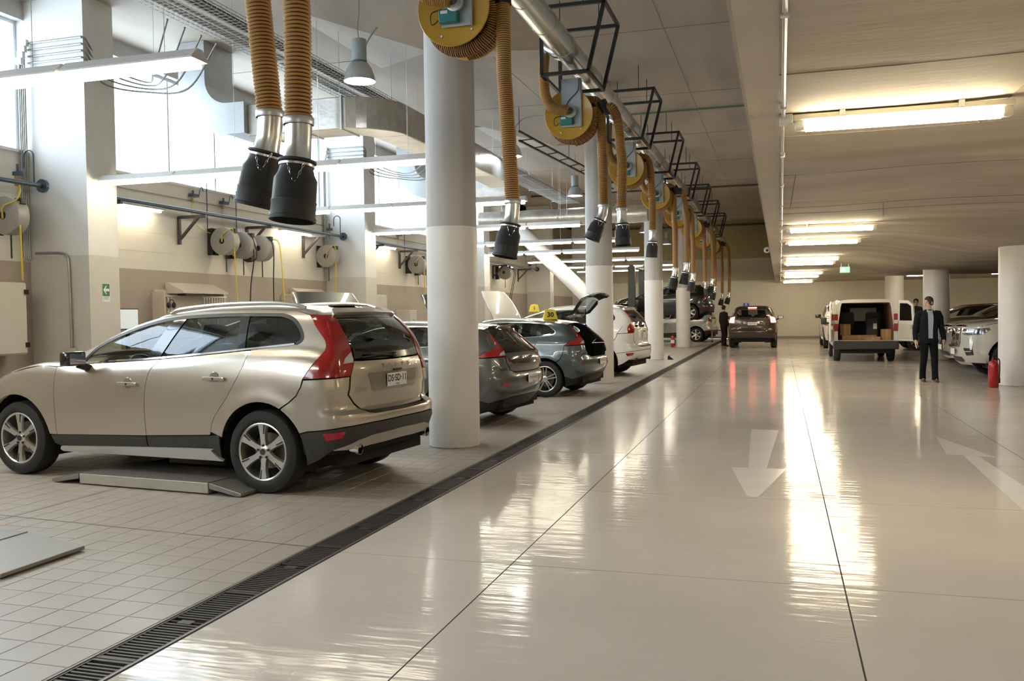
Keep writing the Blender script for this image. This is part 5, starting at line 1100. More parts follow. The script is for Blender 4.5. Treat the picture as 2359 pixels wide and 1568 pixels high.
for y, z, l in ((15.05,3.93,'small air regulator with amber bowl on the wall above the first hose reel'),(16.05,3.90,'small air regulator with amber bowl on the wall above the middle hose reel'),(24.9,3.95,'small air regulator on the wall beyond the second white pillar')):
    t = thing('air_regulator', l, 'regulator', (XW,y,z)); obj('block', MB().box((.004,-.09,-.03),(.12,.09,.03)).cyl((.06,-.02,.03),(.06,-.02,.10),.02,10), M_pipe, t); obj('amber_bowl', MB().cyl((.06,-.05,-.13),(.06,-.05,-.03),.028,10), MATS['bowl_amber'], t)
    obj('loop_pipe', MB().tube(bez([(.06,.09,0),(.06,.17,.02),(.06,.20,.14),(.06,.26,.20),(.06,.30,.12)],5), .009, 6), M_pipe, t, smooth=True); obj('feed_pipe', MB().tube([(.06,.42,.30),(.06,.42,-.6)], .010, 6), M_pipe, t, smooth=True); obj('drop_hose', MB().tube(bez([(.06,-.05,-.13),(.05,-.07,-.35),(.1,.05,-.6),(.2,.3,-.72)],6), .006, 6), M_hy, t, smooth=True)
# cream switch cabinet
t = thing('wall_cabinet', 'cream steel switch cabinet hung on the wall before the first pillar', 'cabinet', (XW,9.15,1.02))
obj('body', MB().box((0,0,0),(.40,1.42,1.06)), M_cab, t, bevel=.015); d = obj('door', MB().box((.40,.02,.02),(.425,1.40,1.04)), M_cab, t, bevel=.008)
obj('handle', MB().box((.425,.52,.47),(.45,.62,.53)).bar((.45,.57,.50),(.46,.80,.50),.03), M_fr, d)
for z in (.14,.92): obj('hinge', MB().box((.40,1.36,z-.035),(.445,1.425,z+.035)), M_fr, d)
# stop button with conduit on the pillar
t = thing('emergency_button', 'red emergency button in a grey box on the first white pillar', 'button', (-10.34,11.062,.98))
obj('box', MB().box((-.07,-.09,-.11),(.09,0,.11)), mat('button_box',(.50,.46,.40),.5), t, bevel=.008); obj('mushroom', MB().lathe([(.0,.075),(.04,.07),(.055,.045),(.05,.02),(.03,0),(0,0)], (-.02,-.09,.0), (0,-1,0), 20), mat('button_red',(.55,.03,.02),.35), t, smooth=True)
obj('conduit', MB().tube(bez([(.02,-.04,.1),(.02,-.04,.4),(.0,-.03,1.3),(-.03,-.03,1.5),(-.15,-.03,1.56),(-.62,-.03,1.57)],6), .018, 8), MATS['conduit_grey'], t, smooth=True)
# exit-route sign on the pillar
t = thing('arrow_sign', 'small green sign with white arrow on the first white pillar', 'sign', (-9.995,11.40,1.96))
obj('board', MB().box((0,-.085,-.17),(.004,.085,.12)), M_plate, t); obj('green_field', MB().box((.003,-.075,-.08),(.006,.075,.11)), mat('sign_green',(.03,.20,.08),.4), t)
A_ = [(-.062,.015),(-.005,.078),(.018,.078),(-.018,.036),(.065,.036),(.065,-.006),(-.018,-.006),(.018,-.048),(-.005,-.048)]
obj('arrow', MB().prism(A_, (.0062,0,0), (0,1,0), (0,0,1), (.001,0,0)), M_plate, t)
for z in (-.105,-.125): obj('print_line', MB().box((.004,-.05,z),(.005,.05,z+.008)), mat('print_grey',(.35,.35,.33),.5), t)
# tool boards with wrenches, hoods, bench
M_wr = mat('wrench_chrome', (.72,.70,.64), .28, metal=.85)
def toolboard(y0, y1, label, rows):
    t = thing('tool_board', label, 'tool board', (XW,0,0))
    obj('back_panel', MB().box((.01,y0,1.15),(.05,y1,2.06)), M_cab2, t); obj('side', MB().box((.01,y0-.03,.95),(.28,y0,2.02)), M_cab2, t)
    hy0, hy1 = y0+.35, y0+1.75
    obj('hood', MB().prism([(.0,2.20),(.05,2.20),(.42,2.02),(.42,1.99),(.0,1.99)], (0,hy0,0), (1,0,0), (0,0,1), (0,hy1-hy0,0)), M_cab2, t)
    obj('hood_light', MB().box((.2,hy0+.1,1.95),(.38,hy1-.1,1.985)), M_fr, t)
    for a, b in rows: obj('tool_rail', MB().box((.05,a,1.93),(.09,b,1.965)), mat('rail_light',(.78,.75,.66),.4), t)
def wrench(y, L, label, grp, top=1.925):
    w = thing('wrench', label, 'wrench', (XW+.075,y,top), 0, grp)
    obj('shaft', MB().prism([(-.008,-.03),(.008,-.03),(.007,-L+.03),(-.007,-L+.03)], (0,0,0), (0,1,0), (0,0,1), (.008,0,0)), M_wr, w)
    obj('ring_end', MB().lathe([(.010,0),(.021,0),(.021,.011),(.010,.011),(.010,0)], (-.001,0,-.02), (1,0,0), 12), M_wr, w); obj('open_end', MB().prism([(-.008,0),(-.020,-.012),(-.018,-.04),(-.010,-.042),(-.010,-.022),(.010,-.022),(.010,-.042),(.018,-.04),(.020,-.012),(.008,0)], (0,0,-L+.035), (0,1,0), (0,0,1), (.009,0,0)), M_wr, w)
toolboard(13.85, 16.05, 'beige tool board with sloping hood, first along the bench wall', ((13.9,14.55),(15.2,16.02)))
toolboard(18.3, 20.35, 'beige tool board with sloping hood, near the second white pillar', ((19.55,20.33),))
for k in range(4): wrench(13.98+.10*k, .33-.02*k, 'chrome wrench at the left end of the first tool board', 'wrenches left on the first tool board')
for k in range(9): wrench(15.28+.085*k, .20+.018*k, 'chrome wrench in the graded row on the first tool board', 'graded wrenches on the first tool board')
for k in range(11): wrench(19.6+.068*k, .18+.014*k, 'chrome wrench in the graded row on the second tool board', 'graded wrenches on the second tool board')
hp = thing('ear_defender', 'black ear defenders hung on the first tool board', 'ear defenders', (XW+.12,14.22,1.80)); obj('band', MB().tube(arc((0,0,.0),.075,0,PI,12,(0,1,0),(0,0,1)), .008, 6), M_fr, hp, smooth=True); obj('cup', MB().sphere((0,-.075,-.03),(.03,.045,.06)), M_fr, hp, smooth=True); obj('cup', MB().sphere((0,.075,-.03),(.03,.045,.06)), M_fr, hp, smooth=True)
def bench(y0, y1, label):
    t = thing('workbench', label, 'workbench', (XW,y0,0)); L = y1-y0
    obj('worktop', MB().box((.02,0,.86),(.75,L,.92)), mat('bench_top',(.42,.38,.32),.4), t, bevel=.006)
    n = int(L/.8)
    for k in range(n):
        b = obj('drawer_unit', MB().box((.04,.03+k*L/n,.06),(.70,(k+1)*L/n-.03,.86)), mat('bench_grey',(.33,.34,.34),.45), t)
        for z in (.16,.42,.64): obj('drawer_front', MB().box((.70,.05+k*L/n,z-.06),(.715,(k+1)*L/n-.05,z+.14)), M_cab, b); 
bench(12.3, 20.3, 'long workbench with drawers between the first and second white pillars'); bench(21.3, 29.6, 'long workbench with drawers between the second and third white pillars')
t = thing('monitor', 'flat monitor standing on the workbench beside the first pillar', 'monitor', (XW+.35,12.75,.92))
obj('stand', MB().box((-.08,-.12,0),(.08,.12,.015)).box((-.02,-.03,.0),(.02,.03,.5)), M_fr, t); obj('bezel', MB().box((-.02,-.26,.42),(.02,.26,.78)), M_fr, t); obj('screen', MB().box((.02,-.245,.435),(.023,.245,.765)), emat('screen_glow',(.55,.75,.80),.18), t)
for k, (y, s, c, l) in enumerate(((13.4,(.3,.4,.32),(.20,.20,.20),'dark tool case on the workbench'),(14.3,(.3,.3,.2),(.5,.48,.42),'pale parts box on the workbench'),(17.6,(.35,.5,.35),(.10,.10,.11),'black instrument case on the workbench'),(24.6,(.45,.5,.75),(.55,.52,.46),'cream upright cabinet standing on the far workbench'))):
    o = thing('equipment_case', l, 'case', (XW+.4,y,.92)); obj('body', MB().cbox((0,0,s[2]/2),s), mat('case_%d' % k, c, .5), o, bevel=.02); obj('latch', MB().cbox((s[0]/2,0,s[2]*.6),(.01,.05,.04)), M_fr, o)
for y, l in ((22.0,'cream wall cabinet behind the raised silver bonnet'),(31.8,'cream wall cabinet behind the raised white bonnet')):
    t = thing('wall_cabinet', l, 'cabinet', (XW,y,.95)); obj('body', MB().box((0,0,0),(.45,1.1,1.15)), M_cab, t, bevel=.02); obj('door', MB().box((.45,.03,.03),(.47,1.07,1.12)), M_cab, t); obj('keyhole', MB().cyl((.47,.12,.8),(.478,.12,.8),.02,10), M_fr, t)
# ================================================================ low lift platforms
def checker():
    m = mat('checker_plate', (.42,.40,.37), .42, metal=.7); nt = m.node_tree; N = nt.nodes; L = nt.links
    tc = N.new('ShaderNodeTexCoord'); mp = N.new('ShaderNodeMapping'); mp.inputs['Scale'].default_value = (38,38,38); mp.inputs['Rotation'].default_value = (0,0,PI/4); L.new(tc.outputs['Object'], mp.inputs[0])
    ck = N.new('ShaderNodeTexBrick'); ck.inputs['Scale'].default_value = 1; ck.inputs['Mortar Size'].default_value = .12; ck.inputs['Color1'].default_value = (1,1,1,1); ck.inputs['Color2'].default_value = (.2,.2,.2,1); ck.inputs['Mortar'].default_value = (0,0,0,1); L.new(mp.outputs[0], ck.inputs['Vector'])
    bp = N.new('ShaderNodeBump'); bp.inputs['Strength'].default_value = .8; bp.inputs['Distance'].default_value = .006; L.new(ck.outputs[0], bp.inputs['Height']); L.new(bp.outputs[0], N['Principled BSDF'].inputs['Normal']); cr = N.new('ShaderNodeValToRGB'); cr.color_ramp.elements[0].color = (.30,.285,.26,1); cr.color_ramp.elements[1].color = (.62,.60,.56,1); L.new(ck.outputs[0], cr.inputs[0]); L.new(cr.outputs[0], N['Principled BSDF'].inputs['Base Color']); return m
M_chk = checker(); M_chs = mat('platform_side', (.50,.47,.42), .45, metal=.5, var=.08)
def platform(label, loc, rot, L=1.5, W_=.62, H=.105, f=.34):
    t = thing('lift_platform', label, 'lift platform', loc, rot, 'low lift platforms')
    obj('body', MB().box((0,-W_/2,.012),(L,W_/2,H)), M_chs, t, bevel=.006); obj('top_plate', MB().box((.002,-W_/2+.002,H-.002),(L-.002,W_/2-.002,H+.003)), M_chk, t)
    for s, x in ((-1,-.012),(1,L+.012)):
        p = [(x,H),(x+s*f,.035),(x+s*f,.010),(x+s*f*.85,.006),(x,H-.05)]
        obj('ramp_flap', MB().prism(p, (0,-W_/2,0), (1,0,0), (0,0,1), (0,W_,0)), M_chk, t, bevel=.004)
        for y in (-W_/2+.04,W_/2-.04): obj('hinge', MB().cyl((x,y-.03,H-.02),(x,y+.03,H-.02),.014,8), M_chs, t)
YP = YAW-PI
platform('steel lift platform with ramp flaps under the near side of the beige car', (-6.17,6.98,0), YP)
platform('steel lift platform glimpsed behind the rear tyres of the beige car', (-6.10,8.15,0), YP)
platform('empty steel lift platform on the tiles in the unoccupied bay', (-6.75,4.42,0), 0, 1.9, .66, .10, .45)
platform('steel lift platform beside the first round column, under the grey hatchback', (-6.2,11.62,0), YP, 1.5)
platform('steel lift platform under the blue-grey hatchback', (-6.08,16.05,0), YP, 1.5)
# ================================================================ two-post lift
t = thing('car_lift', 'dark two-post car lift holding up the black off-road car', 'car lift', (0,0,0))
M_lift = mat('lift_grey', (.05,.052,.055), .45, metal=.4)
for y in (39.45,42.55):
    obj('post', MB().box((-6.45,y-.13,0),(-6.15,y+.13,3.55)), M_lift, t, bevel=.01); obj('base_plate', MB().box((-6.65,y-.3,0),(-5.95,y+.3,.03)), M_lift, t)
    obj('carriage', MB().box((-6.52,y-.16,1.05),(-6.08,y+.16,1.75)), M_lift, t); s = 1 if y < 41 else -1
    for dx in (-.95,1.35): obj('arm', MB().bar((-6.3,y,1.24),(-6.3+dx,y+s*.85,1.29),.11,.10), M_lift, t); obj('pad', MB().cyl((-6.3+dx,y+s*.85,1.27),(-6.3+dx,y+s*.85,1.365),.06,14), M_rub, t)
obj('top_beam', MB().box((-6.4,39.3,3.5),(-6.2,42.7,3.6)), M_lift, t)
# ================================================================ extinguishers, cones, small things
def extinguisher(label, loc, sc=1.):
    t = thing('fire_extinguisher', label, 'fire extinguisher', loc, 0, 'fire extinguishers'); t.scale = (sc,sc,sc)
    rd_ = mat('extinguisher_red', (.42,.012,.012), .28, coat=.5)
    obj('cylinder', MB().lathe([(0,0),(.075,0),(.085,.012),(.085,.40),(.075,.445),(.045,.48),(.028,.49),(.028,.505),(0,.505)], n=28), rd_, t, smooth=True); obj('label_band', MB().lathe([(.0858,.18),(.0858,.32)], n=28), M_plate, t, smooth=True) if sc < 1.01 else None
    obj('valve', MB().cyl((0,0,.50),(0,0,.54),.02,12).box((-.015,-.07,.53),(.015,.03,.55)), M_fr, t); obj('lever', MB().bar((0,.02,.555),(0,-.10,.585),.022,.01), M_fr, t)
    obj('hose', MB().tube(bez([(.02,0,.52),(.09,.0,.50),(.10,0,.36),(.095,0,.16)],6), .011, 8), M_fr, t, smooth=True); obj('nozzle', MB().cyl((.095,0,.17),(.095,0,.08),.016,10), M_fr, t)
extinguisher('tall red fire extinguisher at the foot of the near right-hand column', (3.86,18.72,0), 1.06)
extinguisher('red fire extinguisher with white label beside the fourth left-hand column', (-4.38,38.2,0), 1.0)
M_cone = mat('hat_yellow', (.75,.60,.06), .5)
def hat(label, loc, rot, num):
    t = thing('number_hat', label, 'number sign', loc, rot, 'numbered yellow hats on cars'); a, b, h = .14, .095, .20
    obj('hat', MB().add([(-a,-a*.8,0),(a,-a*.8,0),(a,a*.8,0),(-a,a*.8,0),(-b,-b*.7,h*.9),(b,-b*.7,h*.9),(b,b*.7,h*.9),(-b,b*.7,h*.9),(0,-b*.5,h),(0,b*.5,h)], [(0,1,5,8,4),(1,2,6,5),(2,3,7,9,6),(3,0,4,7),(4,8,9,7),(8,5,6,9),(3,2,1,0)]), M_cone, t, bevel=.008)
    text('number', num, .13, M_ink, t, (0,-a*.8+.018,.09), (1,0,0), (0,.29,1), .002, bold=.003)
hat('yellow number hat reading 30 on the roof of the blue-grey hatchback', (-4.17,16.35,1.402), .32, '30')
hat('yellow number hat with a single digit on the roof of the white estate car', (-6.0,21.9,1.56), .3, '1')
t = thing('roof_tag', 'small blue and white tag on the roof of the brown off-road car', 'sign', (-1.35,38.3,1.715)); obj('tag_body', MB().add([(-.14,-.1,0),(.14,-.1,0),(.14,.1,0),(-.14,.1,0),(-.10,-.07,.12),(.10,-.07,.12),(.10,.07,.12),(-.10,.07,.12)],[(0,1,5,4),(1,2,6,5),(2,3,7,6),(3,0,4,7),(4,5,6,7),(3,2,1,0)]), mat('tag_blue',(.10,.16,.45),.5), t); obj('white_stripe', MB().box((-.02,-.098,.02),(.02,-.07,.11)), M_plate, t)
t = thing('exit_sign', 'small lit green exit sign hung from the low soffit', 'sign', (2.0,30.5,0)); zs_ = sofz(2.0,30.5)
obj('box', MB().box((-.15,-.02,zs_-.30),(.15,.02,zs_-.10)), M_lampw, t); obj('face', MB().box((-.14,-.026,zs_-.285),(.14,-.021,zs_-.115)), emat('exit_green',(.05,.85,.35),.55), t)
obj('figure', MB().prism([(-.04,-.05),(.0,-.05),(.01,.02),(.05,-.04),(.08,-.03),(.03,.05),(-.01,.06)], (-.06,-.0275,zs_-.2), (1,0,0), (0,0,1), (0,.001,0)), emat('exit_figure',(.6,1,.75),.7), t)
for x in (-.11,.11): obj('hanger', MB().cyl((x,0,zs_-.11),(x,0,zs_+.02),.008,6), M_steel, t)
t = thing('security_camera', 'small white camera on the edge beam near the far wall', 'camera', (-.30,30.5,3.55)); obj('dome', MB().sphere((-.10,0,-.05),(.11,.11,.10)), M_lampw, t, smooth=True); obj('arm', MB().box((-.1,-.04,-.02),(.06,.04,.05)), M_lampw, t); obj('lens', MB().sphere((-.10,-.09,-.07),.04), M_fr, t, smooth=True)
t = thing('wheel_chock', 'black wheel chock at the foot of the third left-hand column', 'wheel chock', (-3.42,28.5,0)); obj('wedge', MB().prism([(0,0),(.18,0),(.14,.03),(.04,.11),(0,.12)], (0,-.08,0), (1,0,0), (0,0,1), (0,.16,0)), M_rub, t, bevel=.01); obj('grip', MB().bar((.02,0,.11),(.06,0,.13),.02), M_rub, t)
t = thing('tool_trolley', 'small wheeled trolley beside the person near the drain', 'trolley', (-2.95,44.2,0)); [obj('tray', MB().box((-.25,-.3,z0_),(.25,.3,z0_+.05)), mat('trolley_brown',(.16,.08,.05),.4), t) for z0_ in (.2,.56)]
for x in (-.22,.22):
    for y in (-.27,.27): obj('upright', MB().cyl((x,y,.08),(x,y,.95 if x < 0 else .6),.015,8), M_steel, t); obj('caster', MB().cyl((x-.015,y,.05),(x+.015,y,.05),.05,12), M_rub, t)
# ================================================================ open white van
def van():
    t = thing('delivery_van', 'white delivery van with its rear doors open and boxes inside', 'van', (2.35,27.4,0)); P_v = paint('paint_van', (.78,.75,.68), 0., .35)
    def ring(y, w, zb, zt, wt, ins=0.):
        P = []; w -= ins; wt -= ins; zb += ins; zt -= ins; pr = [(w*.94,zb),(w,zb+.12),(w*1.0,zb+.45),(w*.985,zb+.65)]; r = .16
        pr += [(wt+.02,zt-r*1.3),(wt-.01,zt-r*.7),(wt-.06,zt-r*.25),(wt-.15,zt-.02),(wt*.5,zt),(0,zt)]
        for x, z in pr: P.append((x,y,z))
        return P + [(-x,y,z) for x, z in reversed(pr[:-1])]
    outer = [ring(0,.87,.42,1.80,.76), ring(.5,.88,.42,1.82,.77), ring(2.0,.88,.42,1.83,.77), ring(2.6,.88,.42,1.80,.75), ring(3.3,.86,.42,1.15,.72), ring(3.9,.84,.42,1.0,.70), ring(4.2,.75,.45,.8,.62)]
    mb = MB(); mb.loft(outer, False, False); n = len(outer[0]); mb.add(outer[-1], [tuple(range(n))])
    obj('body', mb, P_v, t, smooth=True)
    A = ring(0,.87,.42,1.80,.76); B = [(x*.86, 0, z if z > 1.2 else max(z,.62)) for x, y, z in A]; B = [(x, y, min(z, 1.70)) for x, y, z in B]
    f_ = MB().add(A+B, [(i,i+1,n+i+1,n+i) for i in range(n-1)]); f_.add([A[0],A[-1],B[-1],B[0]], [(0,1,2,3)]); obj('rear_frame', f_, P_v, t, smooth=True)
    mb = MB(); R0 = [[(x*k, y+d, .62+(z-.62)*k2) for x, y, z in B] for d, k, k2 in ((0,1,1),(.06,.985,.99),(1.75,.97,.97))]; mb.loft(R0, False, False); mb.add([R0[0][0],R0[0][-1],R0[-1][-1],R0[-1][0]], [(0,1,2,3)]); obj('cargo_lining', mb, mat('van_lining',(.20,.11,.06),.7), t, smooth=True)
    obj('bulkhead', MB().add(R0[-1], [tuple(range(n))]), M_inner, t)
    obj('partition_window', MB().box((-.30,1.70,1.15),(.45,1.72,1.55)), mat('cab_view',(.20,.21,.17),.4), t)
    for x in (-.4,.35): obj('cab_seat', rbox(MB(), (x,1.62,1.15), (.42,.14,.55)), M_seat, t, smooth=True)
    obj('rear_bumper', MB().box((-.88,-.10,.36),(.88,.14,.60)), M_clad, t, bevel=.04); obj('sill_plate', MB().box((-.74,-.03,.59),(.74,.2,.625)), M_chs, t)
    obj('underbody', MB().box((-.72,.1,.24),(.72,3.9,.45)), M_inner, t)
    for s in (1,-1):
        b = obj('tail_lamp', MB().box((s*.80-.055,-.035,.88),(s*.80+.055,.08,1.38)), M_red, t, bevel=.02); obj('indicator', MB().box((s*.80-.05,-.04,1.10),(s*.80+.05,-.03,1.20)), M_clear, b)
        for y in (.72,3.35): wheel(t, 0, 0, .315, .20, .2, 5, 'pair', s, lo=True).matrix_local = Matrix.Translation((s*.74,y,.315)) @ Matrix.Rotation(-PI/2,4,'Z')
        hd = Matrix.Translation((s*.86,-.02,0)) @ Matrix.Rotation(math.radians(28) if s > 0 else math.radians(-9),4,'Z') @ Matrix.Translation((-s*.86,.02,0))
        d = obj('rear_door', MB().prism([(0,.60),(-.70,.60),(-.72,1.1),(-.66,1.62),(-.45,1.74),(0,1.76),(0,.60)][:-1], (s*.86,-.02,0), (0,1,0), (0,0,1), (s*.055,0,0)), P_v, t, bevel=.02)
        d.matrix_local = hd
        obj('door_lining', MB().prism([(-.06,.68),(-.64,.68),(-.65,1.08),(-.06,1.10)], (s*.86-s*.004,-.02,0), (0,1,0), (0,0,1), (-s*.01,0,0)), mat('door_inner',(.60,.56,.48),.6), d)
        obj('door_window', MB().prism([(-.08,1.18),(-.62,1.18),(-.58,1.58),(-.42,1.66),(-.08,1.67)], (s*.86-s*.006,-.02,0), (0,1,0), (0,0,1), (s*.066,0,0)), M_gloss, d)
        obj('door_latch', MB().box((s*.84-.02,-.70,.95),(s*.84+.02,-.62,1.05)), M_clear, d)
        m_ = obj('door_mirror', rbox(MB(), (s*1.0,2.95,1.15), (.18,.12,.22)), M_blk, t, smooth=True); obj('mirror_arm', MB().bar((s*.85,2.98,1.08),(s*.93,2.95,1.1),.04), M_blk, m_)
        obj('side_window', MB().box((s*.79-.035,1.9,1.22),(s*.79+.035,2.7,1.6)), G_dark, t)
    return t
van()
M_card = mat('cardboard', (.42,.24,.11), .8, var=.08)
for i, (x, y, z, d, r, l) in enumerate(((2.20,28.0,.625,(.95,.35,.13),.10,'long flat cardboard box on the van floor'),(2.55,27.60,.625,(.42,.25,.09),-.05,'small flat cardboard box at the van sill'),(2.94,27.85,.625,(.26,.4,.30),0,'upright cardboard box against the right side of the van'),(1.85,28.4,.625,(.30,.5,.45),0,'brown cardboard box at the left side of the van'))):
    t = thing('cardboard_box', l, 'box', (x,y,z), r); obj('carton', MB().cbox((0,0,d[2]/2),d), M_card, t, bevel=.004); obj('tape', MB().box((-.025,-d[1]/2-.001,.0),(.025,d[1]/2+.001,d[2]+.001)), mat('tape_brown',(.50,.33,.17),.35), t)
t = thing('duffel_bag', 'black bag with white tag standing in the van', 'bag', (2.62,28.5,.625)); obj('bag_body', rbox(MB(), (0,0,.32), (.34,.3,.62)), M_seat, t, smooth=True); obj('tag', MB().box((.02,-.165,.30),(.12,-.152,.46)), M_plate, t); obj('strap', MB().tube(bez([(-.1,-.1,.6),(0,-.1,.75),(.1,-.1,.6)],6), .012, 6), M_fr, t, smooth=True)
for x, y, l in ((-5.4,13.4,'small grey junction box on the ceiling beside the first bell pendant'),(-5.3,21.2,'small grey junction box on the ceiling beside the second bell pendant'),(-5.3,28.6,'small grey junction box on the ceiling beside the third bell pendant')):
    t = thing('junction_box', l, 'junction box', (x,y,CZ)); obj('box', MB().box((-.09,-.09,-.08),(.09,.09,-.001)), M_steel, t, bevel=.006); obj('conduit', MB().tube(bez([(-.09,0,-.05),(-.45,0,-.06),(-.75,-.02,-.12),(-1.0,-.1,-.45),(-1.12,-.15,-.85)],6), .013, 6), MATS['conduit_grey'], t, smooth=True)
# ================================================================ people
def skinm(name, pts, edges, m, parent, sub=2):
    me = bpy.data.meshes.new(name); keys = list(pts); me.from_pydata([pts[k][0] for k in keys], [], []) if False else me.from_pydata([pts[k][0] for k in keys], [(keys.index(a), keys.index(b)) for a, b in edges], [])
    o = bpy.data.objects.new(name, me); COL.objects.link(o); o.parent = parent; o.modifiers.new('skin', 'SKIN'); sv = me.skin_vertices[0].data
    for i, k in enumerate(keys):
        r = pts[k][1]; sv[i].radius = r if hasattr(r, '__len__') else (r, r)
    sv[0].use_root = True
    s = o.modifiers.new('sub', 'SUBSURF'); s.levels = sub; s.render_levels = sub; o.modifiers['skin'].use_smooth_shade = True
    me.materials.append(m); return o
def chain(*a): return list(zip(a, a[1:]))
def person(label, loc, rot, jacket, trousers, shirt, hairc, look=(-.8,-.6), h=1.0, stride=.10, skin=(.56,.36,.27), shoe=(.09,.035,.02)):
    t = thing('person', label, 'person', loc, rot); t.scale = (h*.93,h*.95,h); lx, ly = look
    SK = mat('skin_%s' % label[:8], skin, .5); J = {}
    def leg(s, f):
        return {'hip%d' % s:((s*.09,0,.88),.07), 'knee%d' % s:((s*.10,-.03-f*.3,.50),.05), 'calf%d' % s:((s*.105,-f*.6+.005,.34),.048), 'ank%d' % s:((s*.105,-f,.085),.030), 'toe%d' % s:((s*.115,-f-.13,.03),.018)}
    def arm(s):
        return {'sh%d' % s:((s*.185,.01,1.38),.05), 'elb%d' % s:((s*.255,.035,1.14),.045), 'wr%d' % s:((s*.285,-.05,.89),.031), 'palm%d' % s:((s*.288,-.065,.81),(.036,.022))}
    B = {'pel':((0,0,.95),.10), 'wst':((0,.0,1.10),.095), 'chest':((0,0,1.29),.11), 'nb':((0,.01,1.45),.068), 'neck':((0,.0,1.51),.054), 'jaw':((lx*.018,ly*.018,1.575),.068), 'head':((0,.0,1.64),.088), 'crown':((0,.01,1.705),.07), 'nose':((lx*.105,ly*.105,1.615),.012)}
    E = chain('pel','wst','chest','nb','neck','jaw','head','crown')+[('head','nose')]
    for s in (1,-1):
        B.update(leg(s, stride*s)); B.update(arm(s)); E += [('pel','hip%d' % s)]+chain(*['%s%d' % (k, s) for k in ('hip','knee','calf','ank','toe')])+[('chest','sh%d' % s)]+chain(*['%s%d' % (k, s) for k in ('sh','elb','wr','palm')])
        for q in range(5):
            ax = (q-1.5)*.019; L_ = (.07,.085,.08,.062,.055)[q] if q < 4 else .05
            if q < 4: a_ = (s*.288, -.065+ax-.005, .775); b_ = (s*.284, -.068+ax-.012, .775-L_*.55); c_ = (s*.272, -.07+ax-.018, .775-L_)
            else: a_ = (s*.27,-.105,.815); b_ = (s*.262,-.122,.785); c_ = (s*.258,-.128,.765)
            B.update({'fa%d%d' % (s,q):(a_,.0105), 'fb%d%d' % (s,q):(b_,.0095), 'fc%d%d' % (s,q):(c_,.008)}); E += [('palm%d' % s,'fa%d%d' % (s,q))]+chain('fa%d%d' % (s,q),'fb%d%d' % (s,q),'fc%d%d' % (s,q))
    skinm('body', B, E, SK, t)
    def ell(z, w, d, cy=0., cx=0., n=20): return [(cx+w*math.copysign(abs(math.cos(a_))**.8,math.cos(a_)), cy+d*math.copysign(abs(math.sin(a_))**.8,math.sin(a_)), z) for a_ in [2*PI*k/n for k in range(n)]]
    tr_ = MB().loft([ell(1.04,.155,.118,.0), ell(.96,.175,.135,.005), ell(.88,.182,.14,.01), ell(.82,.175,.13,.01)])
    for s in (1,-1):
        f = s*stride; tr_.loft([ell(.90,.088,.125,.01,s*.085), ell(.80,.09,.11,.0,s*.092), ell(.65,.08,.095,-.015-f*.15,s*.097), ell(.50,.07,.08,-.03-f*.3,s*.10), ell(.34,.066,.078,-f*.6+.005,s*.104), ell(.16,.062,.076,-f*.9+.01,s*.106), ell(.05,.066,.085,-f+.0,s*.106)])
    obj('trousers', tr_, mat('cloth_%s' % (trousers,), trousers, .95, spec=.15), t, smooth=True, angle=70)
    jk = MB().loft([ell(.80,.195,.142,.005), ell(.90,.19,.14,.005), ell(1.02,.182,.135,.005), ell(1.15,.19,.142,.005), ell(1.28,.205,.152,.005), ell(1.36,.205,.145,.008), ell(1.42,.175,.115,.012), ell(1.46,.11,.09,.015), ell(1.49,.078,.08,.015)])
    for s in (1,-1):
        jk.tube([(s*.13,.01,1.40),(s*.19,.012,1.395),(s*.225,.02,1.33),(s*.25,.03,1.20),(s*.268,.03,1.10),(s*.282,.0,1.0),(s*.29,-.04,.90),(s*.291,-.05,.865)], [.075,.082,.078,.066,.060,.056,.050,.050], 16)
    obj('jacket', jk, mat('cloth_%s' % (jacket,), jacket, .95, spec=.15), t, smooth=True, angle=70)
    if shirt:
        obj('shirt_front', MB().loft([[(x*wd+.0, yy-.003*abs(x), z) for x in (-1,-.5,0,.5,1)] for z, yy, wd in ((.90,-.139,.045),(1.02,-.134,.045),(1.15,-.142,.05),(1.28,-.151,.055),(1.36,-.142,.055),(1.42,-.108,.05),(1.47,-.078,.045))], False, False), mat('shirt_%s' % (shirt,), shirt, .8), t, smooth=True)
        for s in (1,-1): obj('collar', MB().add([(s*.008,-.088,1.465),(s*.06,-.055,1.49),(s*.065,-.08,1.445),(s*.03,-.118,1.42)], [(0,1,2,3)]), MATS['shirt_%s' % (shirt,)], t)
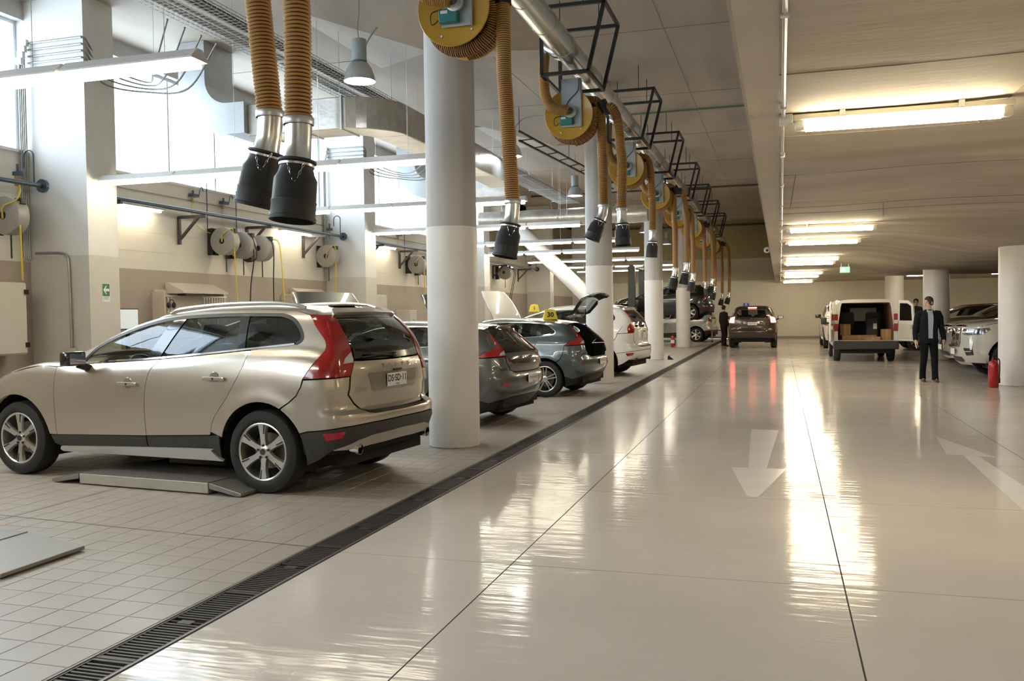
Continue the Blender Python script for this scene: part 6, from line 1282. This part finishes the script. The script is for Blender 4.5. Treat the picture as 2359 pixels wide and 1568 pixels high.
    for s in (1,-1):
        sh = MB(); f = s*stride; rings = []
        for yy, w_, hh in ((.07,.030,.07),(.05,.042,.085),(-.03,.045,.085),(-.10,.05,.06),(-.16,.045,.045),(-.195,.02,.03)): rings.append([(s*.11+w_*math.cos(a_), yy-f, max(.0, hh*.5+hh*.5*math.sin(a_))) for a_ in [2*PI*k/12 for k in range(12)]])
        obj('shoe', sh.loft(rings), mat('shoe_%s' % (shoe,), shoe, .4), t, smooth=True)
    # hair, ears, eyes, mouth
    hb = MB(); R_h = []
    for z, r0, th in ((1.575,.080,-.45),(1.60,.090,-.2),(1.64,.095,.05),(1.68,.095,.45),(1.71,.088,.8),(1.735,.072,2),(1.755,.045,2),(1.763,.01,2)):
        ring_ = []
        for a_ in [2*PI*k/28 for k in range(28)]:
            dd = math.cos(a_)*lx+math.sin(a_)*ly; kf = 1 if dd < th else max(.80, 1-(dd-th)*1.2); ring_.append((r0*math.cos(a_)*kf, .008+r0*1.05*math.sin(a_)*kf, z))
        R_h.append(ring_)
    obj('hair', hb.loft(R_h), mat('hair_%s' % (hairc,), hairc, .8), t, smooth=True)
    px, py = -ly, lx
    for s in (1,-1):
        obj('ear', MB().sphere((px*s*.088-lx*.01,py*s*.088-ly*.01,1.625),(.014,.014,.03),10,8), SK, t, smooth=True)
        obj('eye', MB().sphere((lx*.080+px*s*.031,ly*.080+py*s*.031,1.643),.011,10,8), mat('eye_dark',(.03,.02,.02),.2), t, smooth=True)
    obj('mouth', MB().sphere((lx*.084,ly*.084,1.568),(.02,.02,.006),10,6), mat('lip',(.36,.15,.12),.5), t, smooth=True)
    return t
person('man in dark navy jacket and light blue shirt walking past the parked cars', (2.93,20.0,0), .10, (.010,.012,.020), (.008,.009,.013), (.36,.40,.50), (.045,.028,.018), (-.92,-.38))
person('person in dark work clothes standing beside the brown off-road car', (-2.32,39.45,0), 2.2, (.030,.020,.020), (.025,.018,.018), None, (.02,.015,.012), (.3,-.95), 1.0, .03)
person('person with dark hair standing behind the maroon car', (5.15,38.3,0), .5, (.05,.05,.045), (.03,.03,.035), None, (.02,.015,.012), (-.6,-.8), 1.08, .03)
